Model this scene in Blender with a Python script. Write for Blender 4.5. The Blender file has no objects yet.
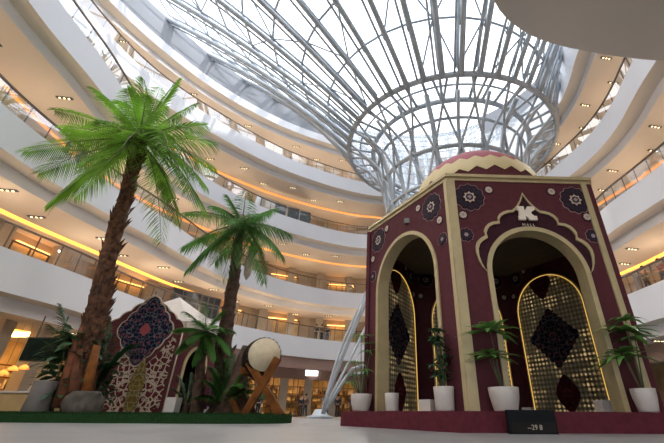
import bpy, bmesh, math, random
from math import sin, cos, pi, radians as R, hypot, atan2, sqrt
from mathutils import Vector, Matrix
random.seed(7)
sc = bpy.context.scene
col = sc.collection

# ------------------------------------------------------------------ camera
F, TH, RO, PX, PY, HC = 371.2, R(29.91), R(.40), 378.8, 200.3, .293
cam_d = bpy.data.cameras.new('camera'); cam = bpy.data.objects.new('camera', cam_d); col.objects.link(cam)
cam_d.sensor_width = 36; cam_d.lens = F/664*36
# principal point offset, rotated into the rolled frame of the lens
cam_d.shift_x = -(PX-332)/664; cam_d.shift_y = (PY-221.5)/664
cam_d.clip_end = 2000
fw = Vector((0, cos(TH), sin(TH))); rt = Vector((1, 0, 0)); up = Vector((0, -sin(TH), cos(TH)))
rt2 = rt*cos(RO)+up*sin(RO); up2 = up*cos(RO)-rt*sin(RO)
Mx = Matrix((rt2, up2, -fw)).transposed().to_4x4(); Mx.translation = (0, 0, HC)
cam.matrix_world = Mx
sc.camera = cam
def A(u, v, y):
    """point of the place seen in direction (u, v), at depth y"""
    X, Y = u-PX, v-PY; c, s = cos(RO), sin(RO)
    a = (c*X+s*Y)/F; b = -(-s*X+c*Y)/F
    d = (a, cos(TH)-b*sin(TH), sin(TH)+b*cos(TH)); t = y/d[1]
    return Vector((d[0]*t, y, d[2]*t+HC))

# ------------------------------------------------------------------ materials
def new_mat(name):
    m = bpy.data.materials.new(name); m.use_nodes = True
    return m, m.node_tree.nodes, m.node_tree.links, m.node_tree.nodes['Principled BSDF']
def mat(name, c, rough=.6, metal=0, var=.12, scale=3, bump=0, trans=0, coord='Object', spec=.5):
    m, N, L, p = new_mat(name)
    p.inputs['Roughness'].default_value = rough; p.inputs['Metallic'].default_value = metal
    p.inputs['Specular IOR Level'].default_value = spec
    tc = N.new('ShaderNodeTexCoord'); no = N.new('ShaderNodeTexNoise'); no.inputs['Scale'].default_value = scale; no.inputs['Detail'].default_value = 6
    L.new(tc.outputs[coord], no.inputs['Vector'])
    r = N.new('ShaderNodeValToRGB'); r.color_ramp.elements[0].position = .3; r.color_ramp.elements[1].position = .7
    r.color_ramp.elements[0].color = (*[x*(1-var) for x in c], 1); r.color_ramp.elements[1].color = (*[min(1, x*(1+var)) for x in c], 1)
    L.new(no.outputs['Fac'], r.inputs['Fac']); L.new(r.outputs['Color'], p.inputs['Base Color'])
    if bump:
        b = N.new('ShaderNodeBump'); b.inputs['Strength'].default_value = bump; b.inputs['Distance'].default_value = .03
        L.new(no.outputs['Fac'], b.inputs['Height']); L.new(b.outputs['Normal'], p.inputs['Normal'])
    if trans:
        t = N.new('ShaderNodeBsdfTranslucent'); L.new(r.outputs['Color'], t.inputs['Color'])
        mx = N.new('ShaderNodeMixShader'); mx.inputs[0].default_value = trans
        L.new(p.outputs[0], mx.inputs[1]); L.new(t.outputs[0], mx.inputs[2]); L.new(mx.outputs[0], N['Material Output'].inputs['Surface'])
    return m
def emit(name, c, s):
    m, N, L, p = new_mat(name)
    p.inputs['Base Color'].default_value = (*c, 1); p.inputs['Emission Color'].default_value = (*c, 1); p.inputs['Emission Strength'].default_value = s
    return m
def glass(name, tint, gloss=.12, rough=.02):
    m, N, L, p = new_mat(name)
    t = N.new('ShaderNodeBsdfTransparent'); t.inputs['Color'].default_value = (*tint, 1)
    g = N.new('ShaderNodeBsdfGlossy'); g.inputs['Roughness'].default_value = rough
    f = N.new('ShaderNodeLayerWeight'); f.inputs['Blend'].default_value = .35
    mp = N.new('ShaderNodeMapRange'); mp.inputs['To Min'].default_value = gloss*.4; mp.inputs['To Max'].default_value = min(1, gloss*5)
    L.new(f.outputs['Fresnel'], mp.inputs['Value'])
    mx = N.new('ShaderNodeMixShader'); L.new(mp.outputs[0], mx.inputs[0]); L.new(t.outputs[0], mx.inputs[1]); L.new(g.outputs[0], mx.inputs[2])
    L.new(mx.outputs[0], N['Material Output'].inputs['Surface'])
    return m
M = dict(
 white=mat('white_paint', (.80, .80, .83), .55, var=.03, scale=.3),
 uwall=mat('upper_wall_paint', (.27, .28, .305), .7, var=.02, scale=.3),
 over=mat('grey_beige_overhang_paint', (.58, .57, .55), .7, var=.03, scale=.2), kceil=mat('dim_olive_lining', (.15, .135, .11), .8),
 cream=mat('cream_plaster', (.72, .66, .58), .7, var=.04, scale=.3),
 soffit=mat('beige_soffit_paint', (.80, .72, .63), .75, var=.04, scale=.25),
 gwall=mat('beige_shopfront_cladding', (.42, .33, .24), .6, var=.15, scale=.4),
 gfloor=mat('gallery_floor', (.62, .58, .53), .4, var=.05),
 steel=mat('grey_painted_steel', (.42, .46, .50), .45, .1, var=.12, scale=.6),
 steel_dk=mat('dark_steel', (.12, .12, .12), .4, .6),
 rail=mat('bronze_handrail', (.16, .12, .09), .35, .7),
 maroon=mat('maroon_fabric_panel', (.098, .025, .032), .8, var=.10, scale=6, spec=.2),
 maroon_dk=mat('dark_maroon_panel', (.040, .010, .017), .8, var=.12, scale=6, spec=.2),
 plat=mat('maroon_carpeted_platform', (.10, .016, .026), .75, var=.2, scale=9, bump=.2, spec=.2),
 gold=mat('matt_gold_paint', (.50, .40, .22), .5, .1, var=.08, scale=4),
 dome_pink=mat('dusty_pink_dome_paint', (.33, .055, .075), .6, var=.1),
 dome_cream=mat('cream_dome_paint', (.62, .50, .27), .6, var=.06),
 navy=mat('navy_petal', (.010, .008, .022), .8),
 ivory=mat('ivory_motif', (.55, .45, .36), .7),
 rose=mat('dusty_rose_motif', (.36, .25, .26), .8),
 logo=mat('cream_logo', (.80, .70, .58), .5, var=.02),
 pot=mat('white_glazed_pot', (.56, .51, .47), .4, var=.06, scale=5),
 potgrey=mat('grey_concrete_planter', (.17, .15, .135), .7, var=.15, scale=3),
 soil=mat('dark_soil', (.03, .02, .015), .95, var=.4, scale=40),
 bark=mat('brown_fibrous_palm_bark', (.10, .042, .02), .9, var=.85, scale=5, bump=1),
 bark_red=mat('reddish_peeling_bark', (.13, .042, .016), .85, var=.7, scale=2.5, bump=1),
 bark_dk=mat('dark_brown_bark', (.075, .04, .025), .9, var=.6, scale=5, bump=1),
 frond=mat('palm_leaf_green', (.14, .29, .03), .5, var=.65, scale=.9, trans=.5, spec=.2),
 frond2=mat('palm_leaf_mid_green', (.085, .22, .045), .55, var=.5, scale=1.2, trans=.42, spec=.2),
 leaf_dk=mat('dark_leaf_green', (.03, .095, .035), .55, var=.4, scale=3, trans=.2),
 leaf_pot=mat('potted_palm_leaf', (.12, .26, .06), .4, var=.35, scale=4, trans=.3),
 stem=mat('green_brown_stem', (.10, .11, .05), .7),
 rock=mat('grey_brown_rock', (.065, .055, .042), .9, var=.35, scale=4, bump=1),
 wood=mat('reddish_brown_varnished_wood', (.17, .058, .012), .7, var=.5, scale=3, spec=.15),
 skin_drum=mat('pale_drum_skin', (.60, .50, .33), .6, var=.08, scale=6),
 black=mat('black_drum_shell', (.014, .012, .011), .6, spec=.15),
 sign=mat('black_sign', (.006, .007, .009), .6, spec=.15),
 tent=mat('off_white_tent_canvas', (.62, .55, .50), .8, var=.05),
 pillar=mat('pillar_cladding', (.40, .33, .25), .5, var=.05),
 header=mat('pinkish_brown_header', (.36, .23, .19), .5, var=.06, scale=.5),
 shopwall=mat('warm_shop_interior', (.55, .38, .18), .7, var=.3, scale=.8),
 skin=mat('skin', (.42, .25, .17), .6), hair=mat('dark_hair', (.015, .012, .01), .6),
 cl_dk=mat('black_cloth', (.02, .02, .025), .8), cl_wh=mat('white_cloth', (.65, .62, .60), .8), cl_br=mat('brown_cloth', (.13, .07, .04), .8),
 cl_bl=mat('blue_cloth', (.05, .08, .18), .8), cl_rd=mat('red_cloth', (.35, .05, .04), .8),
 screen=mat('dark_display_board', (.008, .018, .013), .7, var=.5, scale=4, spec=.1),
 purple=mat('purple_poster', (.16, .07, .24), .5, var=.6, scale=3),
 poster=mat('dark_teal_poster', (.05, .08, .10), .4, var=.7, scale=2),
 win_blk=mat('dark_glazing', (.02, .022, .025), .15),
 cove=emit('warm_cove_light', (1, .36, .035), 3.2), cove_mid=emit('amber_cove_light', (1, .38, .05), 3), cove_soft=emit('soft_cove_light', (1, .40, .10), .9), baylight=emit('orange_bay_light', (1, .45, .12), 4), led=emit('gold_led_strip', (1, .60, .14), .75),
 bulb=emit('downlight_bulb', (1, .78, .45), 3), lightbox=emit('white_lit_sign', (.95, .97, 1), 2.2),
 shoplight=emit('warm_shop_light_panel', (1, .60, .20), 12), redlamp=emit('amber_lamp_shade', (1, .30, .05), 1.6),
 pane=glass('clear_balustrade_glass', (.93, .96, .96), .06), roofglass=glass('skylight_glass', (.96, .98, 1), .04), shopglass=glass('shopfront_glass', (.95, .96, .95), .05),
)
# polished pale stone floor with joints
def floor_mat():
    m, N, L, p = new_mat('polished_pale_stone_tiles')
    tc = N.new('ShaderNodeTexCoord'); br = N.new('ShaderNodeTexBrick'); br.offset = .5
    for k, v in (('Scale', 1), ('Mortar Size', .006), ('Brick Width', 1.2), ('Row Height', .6), ('Bias', 0)): br.inputs[k].default_value = v
    br.inputs['Color1'].default_value = (.40, .395, .39, 1); br.inputs['Color2'].default_value = (.34, .335, .335, 1); br.inputs['Mortar'].default_value = (.25, .25, .25, 1)
    no = N.new('ShaderNodeTexNoise'); no.inputs['Scale'].default_value = 1.5; no.inputs['Detail'].default_value = 8
    mp = N.new('ShaderNodeMapping'); mp.inputs['Scale'].default_value = (1, 2.5, 1)
    L.new(tc.outputs['Object'], br.inputs['Vector']); L.new(tc.outputs['Object'], mp.inputs['Vector']); L.new(mp.outputs[0], no.inputs['Vector'])
    mx = N.new('ShaderNodeMix'); mx.data_type = 'RGBA'; mx.blend_type = 'MULTIPLY'; mx.inputs['Factor'].default_value = .5
    L.new(br.outputs['Color'], mx.inputs['A']); L.new(no.outputs['Fac'], mx.inputs['B']); L.new(mx.outputs['Result'], p.inputs['Base Color'])
    mr = N.new('ShaderNodeMapRange'); mr.inputs['To Min'].default_value = .22; mr.inputs['To Max'].default_value = .42
    L.new(no.outputs['Fac'], mr.inputs['Value']); L.new(mr.outputs[0], p.inputs['Roughness'])
    return m
M['floor'] = floor_mat()
def lattice_mat():
    m, N, L, p = new_mat('pierced_gold_lattice')
    tc = N.new('ShaderNodeTexCoord')
    def vor(scale, off, rot=0):
        mp = N.new('ShaderNodeMapping'); mp.inputs['Scale'].default_value = (scale, 0, scale); mp.inputs['Location'].default_value = (off, 0, off); mp.inputs['Rotation'].default_value = (0, rot, 0)
        v = N.new('ShaderNodeTexVoronoi'); v.inputs['Scale'].default_value = 1; v.inputs['Randomness'].default_value = 0
        L.new(tc.outputs['Object'], mp.inputs['Vector']); L.new(mp.outputs[0], v.inputs['Vector']); return v
    a = vor(6.6, .3); b = vor(6.6, .8); no = N.new('ShaderNodeTexNoise'); no.inputs['Scale'].default_value = 1.3
    L.new(tc.outputs['Object'], no.inputs['Vector'])
    def less(v, t):
        n = N.new('ShaderNodeMath'); n.operation = 'LESS_THAN'; n.inputs[1].default_value = t; L.new(v, n.inputs[0]); return n.outputs[0]
    n5 = N.new('ShaderNodeTexNoise'); n5.inputs['Scale'].default_value = 4.2; L.new(tc.outputs['Object'], n5.inputs['Vector'])
    ad = N.new('ShaderNodeMath'); ad.operation = 'MULTIPLY_ADD'; ad.inputs[1].default_value = .75; ad.inputs[2].default_value = -.37; L.new(n5.outputs['Fac'], ad.inputs[0])
    sm = N.new('ShaderNodeMath'); sm.operation = 'ADD'; L.new(a.outputs['Distance'], sm.inputs[0]); L.new(ad.outputs[0], sm.inputs[1])
    da, db = less(sm.outputs[0], .25), less(b.outputs['Distance'], .15)
    m1 = N.new('ShaderNodeMix'); m1.data_type = 'RGBA'; m1.inputs['A'].default_value = (.31, .28, .19, 1); m1.inputs['B'].default_value = (.66, .57, .40, 1); L.new(da, m1.inputs['Factor'])
    m2 = N.new('ShaderNodeMix'); m2.data_type = 'RGBA'; m2.inputs['B'].default_value = (.02, .02, .02, 1); L.new(m1.outputs['Result'], m2.inputs['A']); L.new(db, m2.inputs['Factor'])
    L.new(m2.outputs['Result'], p.inputs['Base Color']); p.inputs['Roughness'].default_value = .5
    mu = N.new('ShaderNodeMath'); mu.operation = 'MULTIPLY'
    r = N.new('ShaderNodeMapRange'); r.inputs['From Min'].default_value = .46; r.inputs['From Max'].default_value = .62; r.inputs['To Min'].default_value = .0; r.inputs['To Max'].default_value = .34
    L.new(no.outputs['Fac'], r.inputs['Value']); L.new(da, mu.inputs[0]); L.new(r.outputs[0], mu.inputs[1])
    p.inputs['Emission Color'].default_value = (1, .66, .27, 1); L.new(mu.outputs[0], p.inputs['Emission Strength'])  # glow put into the dots stands for backlight through the piercings
    return m
M['lattice'] = lattice_mat()
def carpet_mat(name, base, c1, c2, scale=5, bal=.5, line=None):
    m, N, L, p = new_mat(name)
    tc = N.new('ShaderNodeTexCoord'); sx = N.new('ShaderNodeSeparateXYZ'); L.new(tc.outputs['Object'], sx.inputs[0])
    ab = N.new('ShaderNodeMath'); ab.operation = 'ABSOLUTE'; L.new(sx.outputs['X'], ab.inputs[0])
    cb = N.new('ShaderNodeCombineXYZ'); L.new(ab.outputs[0], cb.inputs['X']); L.new(sx.outputs['Z'], cb.inputs['Z'])
    v = N.new('ShaderNodeTexVoronoi'); v.inputs['Scale'].default_value = scale; L.new(cb.outputs[0], v.inputs['Vector'])
    v2 = N.new('ShaderNodeTexVoronoi'); v2.feature = 'DISTANCE_TO_EDGE'; v2.inputs['Scale'].default_value = scale*.7; L.new(cb.outputs[0], v2.inputs['Vector'])
    r = N.new('ShaderNodeValToRGB'); r.color_ramp.interpolation = 'CONSTANT'; e = r.color_ramp.elements
    e[0].color = (*c1, 1); e[1].position = .16; e[1].color = (*c2, 1); x = e.new(.24); x.color = (*c1, 1); x = e.new(.36); x.color = (*base, 1)
    L.new(v.outputs['Distance'], r.inputs['Fac'])
    lt = N.new('ShaderNodeMath'); lt.operation = 'LESS_THAN'; lt.inputs[1].default_value = .035*bal*2; L.new(v2.outputs['Distance'], lt.inputs[0])
    mx = N.new('ShaderNodeMix'); mx.data_type = 'RGBA'; L.new(lt.outputs[0], mx.inputs['Factor']); L.new(r.outputs['Color'], mx.inputs['A']); mx.inputs['B'].default_value = (*(line or c2), 1)
    L.new(mx.outputs['Result'], p.inputs['Base Color']); p.inputs['Roughness'].default_value = .9; p.inputs['Specular IOR Level'].default_value = .1
    return m
M['carpet'] = carpet_mat('navy_persian_carpet', (.010, .014, .040), (.22, .035, .06), (.12, .14, .15), 6.5)
M['carpet_dim'] = carpet_mat('dark_persian_carpet', (.012, .012, .026), (.16, .035, .05), (.13, .115, .12), 7)
M['carpet_red'] = carpet_mat('maroon_persian_carpet', (.075, .012, .018), (.19, .045, .05), (.03, .010, .012), 9)
M['scroll'] = carpet_mat('cream_scroll_carpet', (.10, .02, .03), (.50, .41, .33), (.09, .02, .03), 5.2, 1.1, (.50, .41, .33))
M['scroll_y'] = carpet_mat('yellow_scroll_carpet', (.16, .11, .03), (.30, .24, .05), (.08, .05, .04), 6, .5, (.34, .29, .20))
M['tent_red'] = carpet_mat('mottled_maroon_carpet', (.10, .03, .035), (.075, .02, .03), (.12, .05, .05), 9)
def grass_mat():
    return mat('short_green_artificial_turf', (.017, .050, .015), .9, var=.5, scale=30, bump=1, spec=.1)
M['grass'] = grass_mat()

# ------------------------------------------------------------------ mesh building
class MB:
    def __init__(s): s.v = []; s.f = []; s.m = []; s.sm = []; s.mi = 0; s.smooth = False
    def face(s, idx): s.f.append(tuple(idx)); s.m.append(s.mi); s.sm.append(s.smooth)
    def add(s, pts): n = len(s.v); s.v.extend([tuple(p) for p in pts]); return n
    def box(s, c, d, rz=0):
        x, y, z = [q/2 for q in d]; cr, sr = cos(rz), sin(rz)
        n = s.add([(c[0]+a*x*cr-b*y*sr, c[1]+a*x*sr+b*y*cr, c[2]+k*z) for k in (-1, 1) for b in (-1, 1) for a in (-1, 1)])
        for q in ((0, 2, 3, 1), (4, 5, 7, 6), (0, 1, 5, 4), (2, 6, 7, 3), (0, 4, 6, 2), (1, 3, 7, 5)): s.face([n+i for i in q])
        return s
    def prism(s, poly, y0, y1):
        k = len(poly); n = s.add([(x, y0, z) for x, z in poly]+[(x, y1, z) for x, z in poly])
        s.face(range(n, n+k)); s.face(range(n+2*k-1, n+k-1, -1))
        for i in range(k): j = (i+1) % k; s.face((n+i, n+k+i, n+k+j, n+j))
        return s
    def vprism(s, poly, z0, z1):
        k = len(poly); n = s.add([(x, y, z0) for x, y in poly]+[(x, y, z1) for x, y in poly])
        s.face(range(n+k-1, n-1, -1)); s.face(range(n+k, n+2*k))
        for i in range(k): j = (i+1) % k; s.face((n+i, n+j, n+k+j, n+k+i))
        return s
    def band(s, outer, inner, y0, y1, closed=False):
        """strip between two polylines of equal length in the xz plane, with thickness"""
        k = len(outer); n = s.add([(x, y0, z) for x, z in outer]+[(x, y0, z) for x, z in inner]+[(x, y1, z) for x, z in outer]+[(x, y1, z) for x, z in inner])
        for i in range(k if closed else k-1):
            j = (i+1) % k
            s.face((n+i, n+j, n+k+j, n+k+i)); s.face((n+2*k+i, n+3*k+i, n+3*k+j, n+2*k+j))
            s.face((n+i, n+2*k+i, n+2*k+j, n+j)); s.face((n+k+i, n+k+j, n+3*k+j, n+3*k+i))
        if not closed:
            for i in (0, k-1): s.face((n+i, n+k+i, n+3*k+i, n+2*k+i))
        return s
    def tube(s, pts, r, n=6, caps=True):
        pts = [Vector(p) for p in pts]; rs = r if isinstance(r, (list, tuple)) else [r]*len(pts)
        prev = None; rings = []; s_ = s.smooth; s.smooth = True
        for i, p in enumerate(pts):
            t = (pts[min(i+1, len(pts)-1)]-pts[max(i-1, 0)])
            if t.length < 1e-9: t = Vector((0, 0, 1))
            t.normalize()
            if prev is None: a = t.cross(Vector((0, 0, 1)) if abs(t.z) < .9 else Vector((1, 0, 0))).normalized()
            else:
                a = prev-t*prev.dot(t); a = a.normalized() if a.length > 1e-6 else t.orthogonal().normalized()
            prev = a; b = t.cross(a)
            rings.append(s.add([p+(a*cos(2*pi*k/n)+b*sin(2*pi*k/n))*rs[i] for k in range(n)]))
        for i in range(len(rings)-1):
            for k in range(n): s.face((rings[i]+k, rings[i]+(k+1) % n, rings[i+1]+(k+1) % n, rings[i+1]+k))
        if caps: s.face([rings[0]+k for k in range(n)][::-1]); s.face([rings[-1]+k for k in range(n)])
        s.smooth = s_; return s
    def lathe(s, prof, n=24, c=(0, 0, 0), smooth=True):
        s_ = s.smooth; s.smooth = smooth; rings = [s.add([(c[0]+r*cos(2*pi*k/n), c[1]+r*sin(2*pi*k/n), c[2]+z) for k in range(n)]) for r, z in prof]
        for i in range(len(rings)-1):
            for k in range(n): s.face((rings[i]+k, rings[i]+(k+1) % n, rings[i+1]+(k+1) % n, rings[i+1]+k))
        if prof[0][0] > 1e-6: s.face([rings[0]+k for k in range(n)][::-1])
        if prof[-1][0] > 1e-6: s.face([rings[-1]+k for k in range(n)])
        s.smooth = s_; return s
    def build(s, name, mats, parent=None, loc=None, rz=None):
        me = bpy.data.meshes.new(name); me.from_pydata(s.v, [], s.f)
        for m in (mats if isinstance(mats, (list, tuple)) else [mats]): me.materials.append(M[m] if isinstance(m, str) else m)
        me.polygons.foreach_set('material_index', s.m); me.polygons.foreach_set('use_smooth', s.sm); me.update()
        o = bpy.data.objects.new(name, me); col.objects.link(o)
        if parent: o.parent = parent
        if loc is not None: o.location = loc
        if rz is not None: o.rotation_euler = (0, 0, rz)
        return o
def tag(o, label=None, cat=None, group=None, kind=None):
    if label: o['label'] = label
    if cat: o['category'] = cat
    if group: o['group'] = group
    if kind: o['kind'] = kind
    return o
def empty(name, loc=(0, 0, 0), rz=0, label=None, cat=None, group=None, parent=None):
    o = bpy.data.objects.new(name, None); col.objects.link(o); o.location = loc; o.rotation_euler = (0, 0, rz); o.empty_display_size = .2
    if parent: o.parent = parent
    return tag(o, label, cat, group)
def copy_tree(o, parent=None):
    c = o.copy(); col.objects.link(c); c.parent = parent
    for ch in [x for x in sc.objects if x.parent == o]: copy_tree(ch, c)
    return c
def lettering(txt, size, ext, m, parent, loc):
    cu = bpy.data.curves.new('lettering', 'FONT'); cu.body = txt; cu.size = size; cu.extrude = ext; cu.align_x = 'CENTER'; cu.align_y = 'CENTER'
    t = bpy.data.objects.new('lettering_curve', cu); col.objects.link(t); bpy.context.view_layer.update()
    me = bpy.data.meshes.new_from_object(t.evaluated_get(bpy.context.evaluated_depsgraph_get())); bpy.data.objects.remove(t); bpy.data.curves.remove(cu)
    me.materials.clear(); me.materials.append(M[m]); o = bpy.data.objects.new('lettering', me); col.objects.link(o)
    o.parent = parent; o.location = loc; o.rotation_euler = (pi/2, 0, 0); return o
def struct(o): o['kind'] = 'structure'; return o

# ------------------------------------------------------------------ the atrium: levels of curved galleries
CX, CY = 0., 22.
def make_curve(ctrl):
    ctrl = sorted(ctrl); n = len(ctrl)
    def r(t):
        t %= 360
        for i in range(n):
            a, b = ctrl[i], ctrl[(i+1) % n]; a0 = a[0]; b0 = b[0]+(360 if i == n-1 else 0)
            tt = t if t >= a0 else t+360
            if a0 <= tt <= b0:
                p, q = ctrl[i-1], ctrl[(i+2) % n]; p0 = p[0]-(360 if i == 0 else 0); q0 = q[0]+(360 if i+2 >= n else 0)
                m0 = (b[1]-p[1])/(b0-p0); m1 = (q[1]-a[1])/(q0-a0); h = b0-a0; x = (tt-a0)/h
                return (2*x**3-3*x*x+1)*a[1]+(x**3-2*x*x+x)*h*m0+(-2*x**3+3*x*x)*b[1]+(x**3-x*x)*h*m1
        return ctrl[0][1]
    # smooth it once
    tab = [sum(r(t+d*3)*w for d, w in ((-2, .1), (-1, .2), (0, .4), (1, .2), (2, .1))) for t in range(360)]
    return lambda t: tab[int(t % 360)]*(1-(t % 1))+tab[int((t+1) % 360)]*(t % 1)
LV = [
 (6.9, make_curve([(0, 15.8), (20, 16), (45, 17.3), (70, 19.3), (90, 20.3), (100, 20.0), (119, 18.1), (138, 16.6), (160, 16.2), (185, 16.5), (192, 17.2), (199, 18.4), (215, 21.5), (250, 27), (290, 27), (325, 20), (345, 16.8)])),
 (13.1, make_curve([(3, 16), (30, 17.6), (60, 21), (94, 23.3), (108, 22.4), (126, 20.3), (150, 17.6), (168, 16.5), (185, 17.5), (198, 19), (207, 20.3), (225, 23), (250, 28), (290, 28), (325, 20), (345, 17.2), (356, 16.3)])),
 (19.9, make_curve([(6, 17), (19, 17), (45, 18.4), (75, 20.4), (94, 20.9), (106, 20.2), (115, 19.5), (128, 18.9), (144, 18.4), (162, 18.4), (180, 18.2), (197, 18.5), (209, 20.2), (225, 23), (250, 29), (290, 29), (320, 20), (339, 17.2), (355, 17)])),
 (27.0, make_curve([(5, 16.5), (17, 17.3), (28, 18.3), (45, 20), (70, 21), (93, 19.9), (104, 19), (118, 18.2), (139, 18), (152, 18.4), (161, 19.2), (176, 21.1), (187, 22.3), (210, 25), (250, 29), (295, 27), (330, 17.5), (350, 15.8)])),
 (33.4, make_curve([(10, 19.9), (27, 23.2), (31, 23.8), (60, 23.5), (90, 21), (110, 19.4), (135, 19.4), (153, 20.4), (170, 22.1), (186, 24.6), (210, 27.5), (250, 30), (290, 28), (320, 23), (350, 20.2)])),
]
def at(lv, t, o=0.):
    z, r = LV[lv]; q = r(t)+o
    return CX+q*cos(R(t)), CY+q*sin(R(t))
def sweep(name, m, lv, prof, t0=0, t1=360, step=2, smooth=True, parent=None):
    mb = MB(); mb.smooth = False; k = len(prof); n = max(2, int(round((t1-t0)/step))); closed = (t1-t0) >= 360
    cnt = n if closed else n+1
    for i in range(cnt):
        t = t0+(t1-t0)*i/n
        mb.add([(*at(lv, t, o), z) for o, z in prof])
    for i in range(n):
        j = (i+1) % cnt
        for q in range(k-1): mb.face((i*k+q, j*k+q, j*k+q+1, i*k+q+1))
    ob = mb.build(name, m, parent)
    if smooth:
        for p in ob.data.polygons: p.use_smooth = True
        # keep the corners of the profile sharp
        bm = bmesh.new(); bm.from_mesh(ob.data)
        for e in bm.edges:
            if len(e.link_faces) == 2 and e.calc_face_angle(0) > R(25): e.smooth = False
        bm.to_mesh(ob.data); bm.free()
    return ob
fl = MB(); fl.box((0, 20, -.15), (120, 120, .3)); struct(fl.build('floor', 'floor'))
for i, (zt, _) in enumerate(LV):
    last = i == 4
    fh = 1.85 if not last else 1.1
    a = struct(sweep('trim_%d' % (2*i+1), 'white', i, [(.35, zt), (0, zt), (0, zt-fh)]))
    struct(sweep('ceiling', 'cream', i, [(0, zt-fh), (1.05, zt-fh)]))
    z2 = zt-fh-.65
    if i: struct(sweep('trim_%d' % (2*i+2), 'white', i, [(1.05, zt-fh), (1.05, z2)]))
    else:
        struct(sweep('trim_2', 'white', i, [(1.05, zt-fh), (1.05, z2)], 140, 416)); struct(sweep('trim_3', 'header', i, [(.25, zt-fh), (.25, z2-.35), (1.05, z2-.35)], 56, 140))
    struct(sweep('ceiling', 'soffit', i, [(1.05, z2), (4.6, z2), (4.6, z2+.45), (5.3, z2+.45), (5.3, z2), (15, z2)]))
    struct(sweep('floor', 'gfloor', i, [(.35, zt-.12), (15, zt-.12)]))
    if not last:
        zn = LV[i+1][0]
        struct(sweep('wall_rear', 'gwall', i, [(7.6, zt-.2), (7.6, zn-1.0)]))
        b = empty('glass_balustrade', (*at(i, 170), zt))
        b['label'] = ['clear glass balustrade with bronze handrail along the lowest gallery', 'clear glass balustrade with bronze handrail along the second gallery up',
                      'glass balustrade with bronze handrail along the third gallery, dark posters behind it', 'glass balustrade along the fourth gallery, highest of the railings'][i]
        b['category'] = 'balustrade'
        bo = Vector(b.location)
        for nm, m, pr in (('glazing', 'pane', [(.16, zt), (.16, zt+1.12)]), ('handrail', 'rail', [(.10, zt+1.12), (.10, zt+1.20), (.22, zt+1.20), (.22, zt+1.12), (.10, zt+1.12)])):
            o = sweep(nm, m, i, pr, -30, 220, 1.5); o.parent = b; o.location = -bo
        pm = None
        for q in range(66):
            t = -25+q*3.6; x, y = at(i, t, .22)
            if pm is None:
                p_ = MB(); p_.box((0, 0, .56), (.05, .05, 1.12)); o = p_.build('post', 'rail', b); pm = o
            else: o = pm.copy(); col.objects.link(o)
            o.parent = b; o.location = Vector((x, y, zt))-bo; o.rotation_euler = (0, 0, R(t))
    # cove light: one lamp strip hidden in the ceiling slot of each gallery
    if i < 4:
        cl = sweep('cove_light', 'cove' if i < 1 else 'cove_mid' if i < 2 else 'cove_soft', i, [(5.28, z2+.06), (5.24, z2+.06), (5.24, z2+.24), (5.28, z2+.24)], -40, 220, 2, smooth=False)
        tag(cl, ['warm orange cove light strip under the lowest gallery, above the ground floor shops', 'warm orange cove light strip in the ceiling over the lowest gallery',
             'warm orange cove light strip in the ceiling over the second gallery', 'warm cove light strip in the ceiling over the third gallery'][i], 'cove light')

# added fill lights without fittings, brightening gallery soffits and rear walls
for i in range(4):
    for t in (98, 112, 126, 142, 158, 176, 194, 210, -14, 4, 22):
        x, y = at(i, t, 3.3); ld = bpy.data.lights.new('gallery_fill', 'POINT'); ld.energy = 85; ld.color = (1, .74, .5); ld.shadow_soft_size = .12
        lo = bpy.data.objects.new('gallery_fill', ld); col.objects.link(lo); lo.location = (x, y, LV[i][0]+1.7)
# added fill spots below the third gallery edge, brightening atrium and pavilion
for t in range(5, 360, 30):
    x, y = at(2, t, -.3); ld = bpy.data.lights.new('atrium_fill', 'SPOT'); ld.energy = 1900; ld.color = (1, .95, .88); ld.shadow_soft_size = .2; ld.spot_size = R(120); ld.spot_blend = 1
    lo = bpy.data.objects.new('atrium_fill', ld); col.objects.link(lo); lo.location = (x, y, 17.6); lo.rotation_euler = (Vector((CX-x, CY-6-y, -16))).to_track_quat('-Z', 'Y').to_euler()
# upper wall carrying the roof: solid at the sides, glazed at the far end
WT = 37.0
struct(sweep('wall_left', 'uwall', 4, [(.4, 33.4), (.4, WT), (1.0, WT)], 113, 260, 2))
struct(sweep('wall_right', 'uwall', 4, [(.0, 33.4), (-.9, WT), (.8, WT)], -60, 52, 2))
struct(sweep('wall_parapet', 'white', 3, [(0, 26.9), (-.1, 29.2), (.3, 29.2), (.3, 26.9)], -60, 46, 2))
struct(sweep('wall_behind', 'white', 4, [(.4, 33.4), (.4, WT)], 260, 300, 2))
struct(sweep('wall_outer', 'cream', 3, [(9, 26), (9, 33)]))
cw = empty('window_1'); struct(cw)
g_ = sweep('glazing', 'roofglass', 4, [(.4, 33.4), (.4, WT)], 52, 113, 2); g_.parent = cw
mb = MB()
for t in [52+q*3.05 for q in range(21)]:
    x, y = at(4, t, .4); mb.tube([(x, y, 33.4), (x, y, WT)], .08, 4)
for z in (34.3, 35.2, 36.1, WT): mb.tube([(*at(4, 52+q*3.05, .4), z) for q in range(21)], .07, 4)
mb.build('window_frame', 'steel', cw)

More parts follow.
